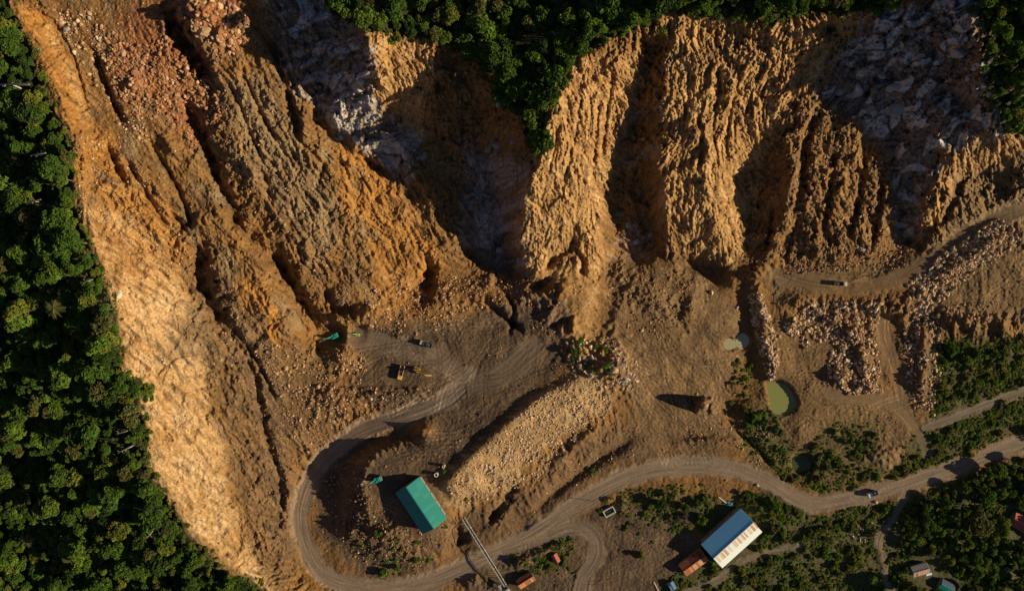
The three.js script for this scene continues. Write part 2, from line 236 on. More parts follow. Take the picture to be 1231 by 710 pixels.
// palettes: three tones of the same ground (linear base colours)
const PAL = {
  cream: [[0.47, 0.305, 0.14], [0.36, 0.205, 0.072], [0.58, 0.44, 0.27]],
  gravel: [[0.40, 0.27, 0.13], [0.30, 0.19, 0.085], [0.52, 0.39, 0.23]],
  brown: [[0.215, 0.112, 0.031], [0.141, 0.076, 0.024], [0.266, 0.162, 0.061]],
  orange: [[0.358, 0.172, 0.034], [0.268, 0.122, 0.026], [0.412, 0.244, 0.077]],
  tan: [[0.43, 0.255, 0.092], [0.27, 0.145, 0.05], [0.56, 0.39, 0.19]],
  pale: [[0.580, 0.430, 0.200], [0.480, 0.320, 0.128], [0.640, 0.520, 0.288]],
  red: [[0.303, 0.125, 0.042], [0.214, 0.085, 0.030], [0.357, 0.186, 0.074]],
  grey: [[0.232, 0.157, 0.078], [0.168, 0.110, 0.051], [0.288, 0.220, 0.129]],
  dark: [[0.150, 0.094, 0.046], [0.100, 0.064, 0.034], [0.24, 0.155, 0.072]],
  rock: [[0.20, 0.155, 0.125], [0.14, 0.095, 0.07], [0.33, 0.30, 0.28]],
  blueRock: [[0.27, 0.25, 0.24], [0.15, 0.12, 0.10], [0.42, 0.42, 0.43]],
  floor: [[0.120, 0.078, 0.044], [0.066, 0.044, 0.027], [0.185, 0.128, 0.076]],
  sand: [[0.208, 0.133, 0.056], [0.167, 0.101, 0.041], [0.250, 0.173, 0.082]],
  track: [[0.215, 0.168, 0.125], [0.165, 0.127, 0.093], [0.275, 0.22, 0.168]],
  leaf: [[0.035, 0.032, 0.015], [0.022, 0.024, 0.010], [0.06, 0.05, 0.022]],  // forest floor, near black: shade between the crowns put into its colour
  scrub: [[0.070, 0.072, 0.026], [0.042, 0.050, 0.016], [0.125, 0.100, 0.048]],
};
const PAINT = [ // outline, palette, softness of the border in pixels, share, rock (blocky relief)
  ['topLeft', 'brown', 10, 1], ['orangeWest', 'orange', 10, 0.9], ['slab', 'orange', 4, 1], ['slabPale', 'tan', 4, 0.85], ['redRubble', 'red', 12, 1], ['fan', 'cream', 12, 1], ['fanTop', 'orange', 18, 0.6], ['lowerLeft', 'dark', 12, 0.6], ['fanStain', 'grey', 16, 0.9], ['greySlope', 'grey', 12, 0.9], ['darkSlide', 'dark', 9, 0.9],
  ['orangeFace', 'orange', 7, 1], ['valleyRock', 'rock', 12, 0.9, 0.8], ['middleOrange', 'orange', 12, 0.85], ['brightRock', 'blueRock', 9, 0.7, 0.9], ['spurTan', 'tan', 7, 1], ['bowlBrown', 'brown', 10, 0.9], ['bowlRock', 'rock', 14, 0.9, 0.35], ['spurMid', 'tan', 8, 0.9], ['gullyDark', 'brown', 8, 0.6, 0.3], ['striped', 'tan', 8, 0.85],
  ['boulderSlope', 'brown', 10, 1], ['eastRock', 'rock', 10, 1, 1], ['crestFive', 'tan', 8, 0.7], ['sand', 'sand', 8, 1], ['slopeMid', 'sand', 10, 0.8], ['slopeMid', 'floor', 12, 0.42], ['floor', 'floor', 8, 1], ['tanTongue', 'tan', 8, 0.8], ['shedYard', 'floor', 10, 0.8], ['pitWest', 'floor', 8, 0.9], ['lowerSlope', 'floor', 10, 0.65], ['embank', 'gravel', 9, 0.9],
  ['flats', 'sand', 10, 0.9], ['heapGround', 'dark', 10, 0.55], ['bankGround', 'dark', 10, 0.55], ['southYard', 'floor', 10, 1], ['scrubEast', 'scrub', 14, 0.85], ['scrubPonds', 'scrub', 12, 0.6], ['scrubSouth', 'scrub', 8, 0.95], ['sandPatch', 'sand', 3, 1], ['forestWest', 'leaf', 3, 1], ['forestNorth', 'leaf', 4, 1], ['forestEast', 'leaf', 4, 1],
];
// ───────────── tracks, heaps, pads and ponds ─────────────
const ROADS = [ // name, line, half width in pixels at start and end, strength
  { n: 'haul_road', l: roadMain, w: [11, 9], s: 0.85 }, { n: 'bench_road', l: roadBench, w: [9, 9], s: 0.24 },
  { n: 'pit_track', l: smoothLine([[430, 408, 8], [470, 415, 8], [510, 425, 8], [538, 440, 7.5], [556, 458, 6.6]]), w: [13, 11], s: 0.5 },
  { n: 'pit_track', l: smoothLine([[562, 462, 6.6], [600, 452, 8], [640, 420, 9]]), w: [12, 14], s: 0.4 },
  { n: 'yard_track', l: smoothLine([[598, 664, -15], [650, 648, -14.2], [690, 634, -14], [712, 645, -14], [716, 668, -14.5], [700, 700, -15], [692, 760, -17]]), w: [8, 9], s: 0.7 },
  { n: 'footpath', l: smoothLine([[1092, 585, -12], [1084, 606, -12.5], [1076, 622, -13], [1058, 650, -14], [1062, 675, -15], [1070, 720, -16.5]]), w: [4, 3], s: 0.8 },
  { n: 'footpath', l: smoothLine([[820, 715, -15.5], [862, 696, -15], [890, 676, -15], [925, 664, -15], [962, 658, -15]]), w: [3.5, 2.5], s: 0.8 },
  { n: 'side_track', l: smoothLine([[1110, 516, -10], [1150, 500, -9.5], [1190, 485, -9.5], [1231, 470, -9], [1300, 448, -9]]), w: [4, 4.5], s: 0.8 },
  { n: 'side_track', l: smoothLine([[1000, 475, -9], [1045, 478, -9], [1080, 490, -9.5], [1105, 520, -10.5], [1115, 545, -11.5]]), w: [9, 5], s: 0.25 },
  { n: 'side_track', l: smoothLine([[1062, 385, -3], [1066, 410, -6], [1078, 440, -8], [1086, 480, -9.3]]), w: [8, 10], s: 0.25 },
];
const roadW = new Float32Array(N), roadH = new Float32Array(N), roadD = new Float32Array(N).fill(99), roadS = new Float32Array(N), roadU = new Float32Array(N), roadK = new Int8Array(N).fill(-1);
ROADS.forEach((r, ri) => { let arc = 0; const L = r.l;
  for (let s = 0; s < L.length - 1; s++) {
    const [ax, ay, ah] = L[s], [bx, by, bh] = L[s + 1], len = Math.hypot(bx - ax, by - ay), hw = mix(r.w[0], r.w[1], s / L.length), R = hw + 7;
    for (let j = Math.max(0, Math.floor((Math.min(ay, by) - R - Y0) / S)); j <= Math.min(NY - 1, (Math.max(ay, by) + R - Y0) / S); j++) for (let i = Math.max(0, Math.floor((Math.min(ax, bx) - R - X0) / S)); i <= Math.min(NX - 1, (Math.max(ax, bx) + R - X0) / S); i++) {
      const px = X0 + i * S, py = Y0 + j * S, [d, t] = segDist(ax, ay, bx, by, px, py); if (d > R) continue;
      const k = j * NX + i, q = d / hw; if (q >= roadD[k]) continue;
      roadD[k] = q; roadH[k] = mix(ah, bh, t); roadW[k] = 1 - sstep(hw - 2.5, hw + 4.5, d + 2.6 * noise(px / 38 + ri, py / 38) + 2.8 * noise(px / 11, py / 11) + 2 * noise(px / 3.5, py / 3.5)); roadS[k] = ((bx - ax) * (py - ay) - (by - ay) * (px - ax)) / (len + 1e-6); roadU[k] = arc + len * t; roadK[k] = ri;
    } arc += len;
  } });
const HEAPS = [ // column, row, half sizes, turn, metres, steepness
  [846, 487, 9, 7, -0.3, 15, 3], [857, 489, 4, 7, 0.2, 6, 2], [626, 678, 9, 7, 0, 5, 2], [1067, 547, 20, 12, 0.1, 2.5, 3], [508, 519, 9, 6, 0, 3, 2], [1026, 398, 12, 12, 0.3, 4.6, 2], [1004, 384, 9, 9, 0, 4, 2], [1012, 452, 8, 12, 0.2, 4.6, 2], [1038, 428, 8, 18, -0.3, 4.4, 2], [1042, 462, 12, 8, 0.2, 4, 2], [985, 374, 8, 6, 0, 2.5, 2], [1048, 395, 7, 9, 0, 2.5, 2],
  [955, 386, 12, 10, 0.5, 3, 2], [1112, 412, 8, 16, 0, 4.5, 2], [1110, 455, 8, 18, 0.2, 4.5, 2], [1086, 382, 7, 10, 0, 4, 2], [1092, 365, 7, 9, 0, 1.6, 2], [1150, 322, 36, 7, -0.62, 1.8, 2], [1106, 358, 9, 12, 0.5, 2, 2], [740, 440, 20, 24, 0.2, 5, 2], [700, 425, 22, 14, 0, 4, 2],
  [780, 355, 30, 14, 0.5, 5, 2], [830, 372, 6, 18, 0.2, 4, 2], [745, 372, 8, 22, 0.3, 3, 2], [412, 428, 16, 14, 0, 6, 2], [446, 376, 22, 10, -0.2, 6, 2], [520, 352, 26, 12, 0.4, 5, 2], [600, 365, 26, 9, 0.2, 4, 2], [640, 352, 14, 9, 0, 5, 2], [672, 350, 12, 16, 0.4, 6, 2], [660, 378, 8, 12, 0.3, 4, 2], [684, 396, 8, 10, 0, 5, 2],
  [470, 476, 50, 8, 0.0, 4, 2], [400, 480, 24, 14, 0.4, 4, 2], [640, 620, 9, 7, 0, 3, 2], [596, 626, 16, 10, -0.6, 4, 2], [568, 700, 14, 10, 0, 4, 2], [650, 665, 30, 5, -0.35, 2.5, 2], [748, 605, 5, 12, 0, 2, 2], [862, 612, 8, 6, 0, 3, 2], [730, 600, 6, 5, 0, 2.5, 2],
  [1190, 296, 20, 7, -0.5, 1.8, 2], [920, 400, 6, 46, -0.18, 1.6, 2], [860, 530, 30, 5, 0.0, 3, 2], [706, 525, 20, 7, -0.6, 4, 2], [680, 548, 18, 6, -0.7, 4, 2], [420, 640, 14, 8, 0.5, 5, 2], [470, 640, 24, 8, 0, 4, 2], [440, 520, 30, 4, -0.35, 3, 2],
  [240, 12, 16, 10, 0.4, 7, 3], [262, 40, 8, 10, 0.3, 5, 2], [215, 22, 8, 8, 0, 4, 2], [160, 100, 10, 8, 0, 4, 2], [205, 175, 14, 8, 0.9, 5, 2], [300, 205, 8, 22, -0.5, 4, 2], [360, 330, 10, 22, -0.6, 4, 2], [506, 222, 10, 10, 0, 3, 2], [486, 262, 10, 8, 0, 4, 2], [450, 330, 18, 10, 0.6, 4, 2],
  [1062, 250, 10, 20, 0.2, 6, 2], [1030, 276, 8, 14, 0.3, 5, 2], [990, 262, 6, 26, 0.3, 5, 2], [1010, 230, 5, 24, 0.3, 4, 2], [975, 290, 10, 10, 0, 4, 2], [930, 290, 10, 14, 0.3, 5, 2], [910, 330, 14, 10, -0.6, 5, 2], [1130, 250, 8, 16, 0.4, 4, 2],
];
const PADS = [ // column, row, radius, metres (levelled ground)
  [507, 607, 36, 0], [880, 647, 44, -14.5], [834, 675, 20, -15], [1108, 685, 14, -16], [1140, 706, 12, -17], [1228, 630, 16, -15.5], [733, 616, 9, -13.6], [632, 699, 14, -15.5], [668, 672, 9, -15],
  [483, 447, 16, 8], [505, 446, 14, 8], [512, 414, 12, 8.6], [1011, 341, 12, 6.2], [1049, 594, 9, -12.2], [455, 577, 12, 2.2], [403, 403, 10, 4.2], [430, 402, 8, 8], [606, 700, 12, -15.5],
];
const PONDS = [
  { y: -12.6, p: smoothLine([[923, 461], [934, 459], [945, 464], [952, 473], [957, 484], [954, 491], [945, 495], [934, 495], [929, 485], [925, 470], [923, 461]], 4), n: 'green' },
  { y: -8.4, p: smoothLine([[871, 412], [876, 407], [882, 410], [885, 415], [878, 419], [872, 418], [871, 412]], 4), n: 'pale' },
  { y: -8.9, p: smoothLine([[886, 406], [893, 402], [899, 407], [898, 414], [892, 418], [887, 414], [886, 406]], 4), n: 'pale' },
  { y: -15.8, p: smoothLine([[953, 553], [962, 547], [973, 550], [978, 559], [972, 567], [960, 567], [954, 561], [953, 553]], 4), n: 'dark' },
];
const CARVE = [ // gullies, cracks and hollows: half width in pixels, metres deep, line
  [7, 9, [[222, 120], [243, 166], [263, 216], [285, 262]]], [9, 11, [[203, 8], [215, 45], [238, 72], [256, 104]]], [2.5, 3, [[275, 100], [290, 130], [300, 160], [318, 200]]], [2.5, 3, [[290, 85], [305, 118], [326, 160], [345, 190]]], [8, 9, [[330, 300], [348, 338], [372, 376]]],
  [11, 10, [[236, 292], [243, 330], [252, 365], [275, 396]]], [5, 5, [[275, 396], [304, 450], [321, 531], [338, 581], [334, 632]]], [3, 4, [[285, 400], [312, 440], [330, 480]]], [5, 7, [[320, 42], [338, 85], [350, 125], [360, 168]]], [3, 4, [[338, 60], [350, 95], [360, 120]]], [5, 6, [[424, 182], [446, 196], [468, 212]]], [7, 8, [[512, 308], [518, 330], [514, 356]]], [6, 6, [[392, 345], [402, 370], [430, 372]]],
  [4, 4.5, [[583, 360], [603, 380], [626, 396]]], [5, 5, [[638, 350], [652, 342], [664, 336]]], [3, 4, [[672, 338], [668, 358], [658, 374]]], [5, 5, [[660, 392], [680, 386], [684, 404]]], [5, 5, [[652, 322], [672, 306], [692, 286]]], [4, 5, [[692, 300], [702, 318], [698, 330]]], [3, 4, [[606, 350], [618, 372], [612, 400]]],
  [3, 3.5, [[862, 80], [866, 110], [858, 135]]], [3.5, 4.5, [[840, 140], [844, 175], [840, 205]]], [2, 3, [[858, 160], [864, 200]]], [1.6, 1.6, [[830, 60], [826, 120], [820, 170]]], [1.6, 1.6, [[900, 60], [880, 130], [872, 190]]], [1.6, 1.6, [[925, 60], [905, 110], [890, 170]]], [8, 5, [[990, 38], [1004, 30]]], [2.2, 2.2, [[700, 110], [690, 170], [676, 230]]], [2.2, 2.2, [[722, 110], [716, 170], [712, 230]]], [1.8, 1.8, [[678, 130], [664, 190], [650, 240]]], [2.5, 3, [[738, 90], [728, 150], [724, 190]]],
  [2.2, 2.2, [[372, 548], [358, 572], [352, 610], [357, 655], [376, 694]]], [3, 3.5, [[882, 516], [908, 538], [930, 560]]], [6, 6, [[612, 596], [600, 612], [588, 628]]], [8, 6, [[546, 632], [556, 655]]], [4, 4, [[620, 585], [604, 600]]],
  [2, 2.5, [[60, 20], [88, 70], [104, 130]]], [4, 5, [[112, 60], [130, 110], [150, 150]]], [3, 4, [[150, 190], [180, 240], [205, 280]]], [3, 4, [[180, 170], [215, 230], [232, 280]]], [4, 5, [[128, 175], [150, 220]]], [3, 4, [[270, 250], [300, 285], [322, 300]]], [2.5, 3, [[205, 255], [235, 290]]], [2.5, 2, [[186, 452], [200, 438], [214, 428], [246, 424]]],
  [6, 7, [[985, 130], [970, 170], [962, 230], [956, 285]]], [4, 5, [[1005, 180], [998, 230], [990, 280]]], [4, 5, [[1040, 170], [1034, 230], [1022, 290]]], [4, 4, [[1060, 200], [1058, 250], [1048, 300]]], [4, 5, [[930, 255], [922, 300]]], [4, 4, [[1135, 225], [1128, 260], [1112, 290]]], [5, 4, [[1165, 195], [1150, 235], [1130, 270]]],
];
// ───────────── relief and colour of every point ─────────────
const H = field(Float32Array.from(base.a)), RGB = new Float32Array(N * 3), forestM = new Float32Array(N), rockM = new Float32Array(N), smoothM = new Float32Array(N), scrubM = new Float32Array(N), fineM = new Float32Array(N);
const streakM = new Float32Array(N), toneA = new Float32Array(N), toneB = new Float32Array(N), grain = new Float32Array(N);
for (let k = 0; k < N; k++) { const i = k % NX, j = (k / NX) | 0, px = X0 + i * S, py = Y0 + j * S;
  const st = Math.max(1 - sstep(325, 355, py), 1 - sstep(330, 365, px)); toneA[k] = sstep(-0.6, 1.1, st * (stainA[k] * 0.35 + stainB[k] * 0.3 + stainC[k] * 0.38) + fbm(px / 46, py / 46, 5) * 1.9); toneB[k] = sstep(0.15, 1.6, st * (stainC[(k + 3 * NX) % N] * 0.5 + stainB[(k + 7919) % N] * 0.35) + fbm(px / 27 + 9, py / 27, 5) * 2.4); streakM[k] = st * sstep(0.3, 1.6, 0.8 * stainB[k] + 0.5 * stainC[(k + 4001) % N] + 1.6 * fbm(px / 60 + 30, py / 60, 3)); grain[k] = 1 + 0.4 * (hash2(i, j) - 0.5) + 0.28 * noise(px / 2.6, py / 2.6) + 0.25 * fbm(px / 9, py / 9 + 40, 3) + 0.06 * st * stainC[k]; }
const seamM = new Float32Array(N);
for (let k = 0; k < N; k++) { const px = X0 + (k % NX) * S, py = Y0 + ((k / NX) | 0) * S; seamM[k] = (1 - sstep(430, 520, px)) * (1 - sstep(400, 470, py)) * sstep(0.15, 0.95, 0.42 * stainA[k] + 1.7 * fbm(px / 75 + 71, py / 75, 4)) * 0.75; }
const rgbOf = (pal, k, o) => { const dk = 1 - 0.42 * streakM[k]; const [a, b, c] = PAL[pal], A = toneA[k], B = toneB[k] * 0.75, g = Math.max(0.5, grain[k]); for (let n = 0; n < 3; n++) o[n] = mix(mix(a[n], b[n], A), c[n], B) * g * dk; return o; };
const tmp = [0, 0, 0];
for (let k = 0; k < N; k++) { rgbOf('brown', k, tmp); RGB.set(tmp, k * 3); }
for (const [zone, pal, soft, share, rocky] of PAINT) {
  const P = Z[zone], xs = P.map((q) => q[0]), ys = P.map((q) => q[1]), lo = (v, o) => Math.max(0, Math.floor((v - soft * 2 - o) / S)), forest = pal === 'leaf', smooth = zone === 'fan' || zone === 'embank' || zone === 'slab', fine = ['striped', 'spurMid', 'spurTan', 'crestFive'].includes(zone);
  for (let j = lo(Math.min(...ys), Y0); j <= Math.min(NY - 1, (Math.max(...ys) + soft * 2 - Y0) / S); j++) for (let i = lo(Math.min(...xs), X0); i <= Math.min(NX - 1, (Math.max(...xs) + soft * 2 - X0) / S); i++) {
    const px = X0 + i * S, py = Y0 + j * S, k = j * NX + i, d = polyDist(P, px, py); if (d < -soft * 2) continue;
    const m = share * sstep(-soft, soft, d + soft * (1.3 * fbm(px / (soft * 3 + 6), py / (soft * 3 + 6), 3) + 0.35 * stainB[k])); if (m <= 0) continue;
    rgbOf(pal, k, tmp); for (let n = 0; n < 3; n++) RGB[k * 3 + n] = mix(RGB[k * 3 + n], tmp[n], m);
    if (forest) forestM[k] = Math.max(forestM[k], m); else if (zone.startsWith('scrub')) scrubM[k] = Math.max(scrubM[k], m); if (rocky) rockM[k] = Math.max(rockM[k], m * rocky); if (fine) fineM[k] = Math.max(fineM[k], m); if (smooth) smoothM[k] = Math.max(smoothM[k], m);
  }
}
for (let k = 0; k < N; k++) {
  const i = k % NX, j = (k / NX) | 0, px = X0 + i * S, py = Y0 + j * S, R = roadW[k], open = 1 - forestM[k];
  const ridge = (n) => 0.55 * n + 0.5 * (0.8 - Math.abs(n));
  const patch = sstep(-0.35, 0.45, fbm(px / 80 + 3, py / 80, 3)), crag = (1 - 2.2 * Math.abs(fbm(px / 30 + 11, py / 30, 5))) * (0.6 + 0.4 * noise(px / 60, py / 60));
  let amp = sstep(0.2, 0.85, slope[k]) * open * (1 - R), sm = smoothM[k], fm = fineM[k], h = H.a[k];
  const cut = (w, o) => 0.42 - Math.abs(noise(px / w + o, py / w - o)), jit = hash2(i + 99, j) - 0.5;
  const wx = px + 16 * noise(px / 45 + 8, py / 45) + 5 * noise(px / 15, py / 15 + 3), wy = py + 16 * noise(px / 45, py / 45 + 8) + 5 * noise(px / 15 + 6, py / 15), lump = 0.45 - Math.abs(fbm(wx / 85 + 5, wy / 85, 4)) * 2, frac = (voronoi(wx / 9, wy / 15)[2] - 0.5) * 1.5 + (voronoi(wx / 3.8 + 9, wy / 6)[2] - 0.5) * 0.9, cr2 = 0.4 - Math.abs(fbm(wx / 17 + 2, wy / 17, 4)) * 1.7;
  h += amp * ((1 - 0.9 * sm) * (1 - 0.68 * fm) * (patch * (0.55 * ridge(rillA[k]) + 0.45 * ridge(rillB[k])) + (0.25 + 0.35 * patch) * rillC[k] + (0.3 + 1.5 * fm) * rillD[k]) + (1 - 0.75 * sm) * ((6.5 - 1.0 * fm) * lump + (2.6 - 0.9 * fm) * cr2) + (1 - 0.5 * sm) * ((1.15 - 0.6 * fm - 0.6 * sm) * cut(4.1, 8) + (0.9 - 0.55 * sm) * jit) + sm * (1.6 * fbm(wx / 24, wy / 24, 5) + 3.2 * (0.4 - 1.7 * Math.abs(fbm(wx / 44 + 31, wy / 26, 4)))) + (1 - 0.6 * sm) * frac);
  h += (1 - sstep(330, 390, px)) * forestM[k] * (7 * fbm(px / 100 + 2, py / 100, 3) + 1.5 * noise(px / 30, py / 30)) * sstep(0, 1, forestM[k]);
  h += (1 - R) * open * ((0.5 + 0.8 * amp) * fbm(px / 26, py / 26, 5) * 2.0 + 0.22 * cut(5, 2) + 0.16 * noise(px / 2.6 + 5, py / 2.6) + 0.3 * jit) + (1 - R) * 0.06 * rillC[k];
  { const m = seamM[k] * open * (1 - R) * (1 - 0.85 * sm) * (1 - 0.45 * fm); if (m > 0.01) { rgbOf('grey', k, tmp); for (let n = 0; n < 3; n++) RGB[k * 3 + n] = mix(RGB[k * 3 + n], tmp[n], m); } }
  if (rockM[k] > 0.02) { // jointed blocks along the bedding
    const wx = px + 9 * noise(px / 30, py / 30), wy = py + 9 * noise(px / 30 + 7, py / 30), u = (wx * 0.86 - wy * 0.5) / 27, v = (wx * 0.5 + wy * 0.86) / 12, a = voronoi(u, v), b = voronoi(u * 2.7 + 5, v * 2.7), m = rockM[k];
    h += m * (1.5 * (a[2] - 0.5) - 1.1 * (1 - sstep(0, 0.16, a[1] - a[0])) + 0.5 * (b[2] - 0.5) - 0.4 * (1 - sstep(0, 0.2, b[1] - b[0])));
    const bare = m * sstep(0.5, 0.66, a[2] * 0.8 + b[2] * 0.2 + 0.2 * noise(px / 50, py / 50)) * sstep(0.05, 0.2, a[1] - a[0]), g = 0.46 + 0.26 * b[2];
    const c = [g * 0.98, g * 0.97, g * 0.97]; for (let n = 0; n < 3; n++) RGB[k * 3 + n] = mix(RGB[k * 3 + n], c[n] * grain[k], 0.75 * bare);
  }
  if (R > 0) {
    const road = ROADS[roadK[k]], s = roadS[k], rut = noise(s * 0.55 + 40, roadU[k] * 0.018), rut2 = noise(s * 1.1 + 90, roadU[k] * 0.03), c = PAL.track;
    h = mix(h, roadH[k] + 0.18 * rut + 0.1 * rut2 + 0.25 * sstep(0.6, 1.0, roadD[k]), R * (0.4 + 0.6 * Math.min(1, road.s + 0.2)));
    const A = sstep(-0.4, 0.5, rut + 0.4 * fbm(px / 20, py / 20, 3)), B = sstep(0.1, 0.6, rut2 + 0.3 * fbm(px / 14, py / 14 + 4, 2));
    for (let n = 0; n < 3; n++) RGB[k * 3 + n] = mix(RGB[k * 3 + n], mix(mix(c[0][n], c[1][n], A), c[2][n], B * 0.8) * (0.6 + 0.4 * grain[k]) * (road.n === 'haul_road' ? 1.12 : 1), R * road.s);
  }
  H.a[k] = h;
}
for (const [w, depth, line] of CARVE) { const L = smoothLine(line, 4), xs = L.map((q) => q[0]), ys = L.map((q) => q[1]), R = w * 2.4;
  for (let j = Math.max(0, Math.floor((Math.min(...ys) - R - Y0) / S)); j <= Math.min(NY - 1, (Math.max(...ys) + R - Y0) / S); j++) for (let i = Math.max(0, Math.floor((Math.min(...xs) - R - X0) / S)); i <= Math.min(NX - 1, (Math.max(...xs) + R - X0) / S); i++) {
    const px = X0 + i * S, py = Y0 + j * S, k = j * NX + i; let d = 1e9, tt = 0; for (let q = 0; q < L.length - 1; q++) { const [e, t] = segDist(L[q][0], L[q][1], L[q + 1][0], L[q + 1][1], px, py); if (e < d) { d = e; tt = (q + t) / (L.length - 1); } }
    if (d > R) continue; d = d / w * (1 + 0.5 * noise(px / 9, py / 9) + 0.3 * noise(px / 4, py / 4)); H.a[k] -= (1 - roadW[k]) * depth * Math.min(1, 4 * Math.min(tt, 1 - tt) + 0.25) * Math.exp(-Math.pow(Math.abs(d), 2.6)) * (1 + 0.35 * noise(px / 12 + 5, py / 12)); } }
for (const [cx, cy, rx, ry, turn, m, pw] of HEAPS) { const R = Math.max(rx, ry) * 2.2, cs = Math.cos(turn), sn = Math.sin(turn);
  for (let j = Math.max(0, Math.floor((cy - R - Y0) / S)); j <= Math.min(NY - 1, (cy + R - Y0) / S); j++) for (let i = Math.max(0, Math.floor((cx - R - X0) / S)); i <= Math.min(NX - 1, (cx + R - X0) / S); i++) {
    const px = X0 + i * S - cx, py = Y0 + j * S - cy, k = j * NX + i, u = (px * cs + py * sn) / rx, v = (-px * sn + py * cs) / ry, d = Math.hypot(u, v) * (1 + 0.35 * noise((px + cx) / 7, (py + cy) / 7)); H.a[k] += (1 - roadW[k] * (m < 10 ? 1 : 0)) * m * Math.exp(-Math.pow(d, pw)) * (1 + 0.3 * noise((px + cx) / 5 + 3, (py + cy) / 5)); } }
for (const [cx, cy, r, m] of PADS) for (let j = Math.max(0, Math.floor((cy - r - 8 - Y0) / S)); j <= Math.min(NY - 1, (cy + r + 8 - Y0) / S); j++) for (let i = Math.max(0, Math.floor((cx - r - 8 - X0) / S)); i <= Math.min(NX - 1, (cx + r + 8 - X0) / S); i++) {
  const k = j * NX + i, d = Math.hypot(X0 + i * S - cx, Y0 + j * S - cy), w = 1 - sstep(r * 0.8, r + 6, d); H.a[k] = mix(H.a[k], m + 0.15 * noise(i / 4, j / 4), w); }
for (const pond of PONDS) { const xs = pond.p.map((q) => q[0]), ys = pond.p.map((q) => q[1]);
  for (let j = Math.floor((Math.min(...ys) - 10 - Y0) / S); j <= (Math.max(...ys) + 10 - Y0) / S; j++) for (let i = Math.floor((Math.min(...xs) - 10 - X0) / S); i <= (Math.max(...xs) + 10 - X0) / S; i++) {
    const k = j * NX + i, d = polyDist(pond.p, X0 + i * S, Y0 + j * S); if (d > -7) H.a[k] = mix(pond.y - 1.2, Math.max(H.a[k], pond.y + 0.5), 1 - sstep(-6, 2, d)); } }
// wheel marks criss-crossing the working floors
{ seed = 2024; const marks = (poly, n, dir, spread, len) => { const xs = poly.map((q) => q[0]), ys = poly.map((q) => q[1]); for (let t = 0; t < n; t++) { let x = rr(Math.min(...xs), Math.max(...xs)), y = rr(Math.min(...ys), Math.max(...ys)), a = dir + rr(-spread, spread) + (rnd() < 0.5 ? Math.PI : 0), bend = rr(-0.02, 0.02), tone = rnd() < 0.62 ? rr(0.66, 0.88) : rr(1.1, 1.3), L = rr(0.4, 1) * len; if (!inPoly(poly, x, y)) continue;
    for (let s = 0; s < L; s += 0.7) { x += Math.cos(a) * 0.7; y += Math.sin(a) * 0.7; a += bend * 0.7; if (!inPoly(poly, x, y)) break; for (const o of [-2.3, 2.3]) { const i = Math.round((x - Math.sin(a) * o - X0) / S), j = Math.round((y + Math.cos(a) * o - Y0) / S), k = j * NX + i; if (i < 0 || j < 0 || i >= NX || j >= NY) continue; H.a[k] -= 0.03; const f = 1 + (tone - 1); for (let c = 0; c < 3; c++) RGB[k * 3 + c] *= f; } } } };
  marks(Z.floor, 230, -0.7, 0.9, 120); marks(Z.shedYard, 70, 0.2, 1.5, 60); marks(Z.slopeMid, 170, 1.15, 0.5, 120); marks(Z.flats, 70, 0.5, 1.2, 100); marks(Z.southYard, 110, -0.5, 1.2, 110); marks(Z.sand, 90, -0.4, 0.5, 110); marks([[470, 530], [515, 520], [640, 470], [560, 560], [480, 580]], 60, -0.75, 0.3, 80); marks([[1055, 385], [1075, 385], [1092, 480], [1070, 480]], 14, 1.4, 0.15, 80); }
const hAt = (px, py) => sample(H, px, py);
const place = (px, py, h, v = new THREE.Vector3()) => { const s = MPP * (1 - h / CAM); return v.set((px - CX) * s, h, (py - CY) * s); };   // a photograph pixel at a known height, in metres
const ground = (px, py, lift = 0) => { const h = hAt(px, py); return place(px, py, h).setY(h + lift); };

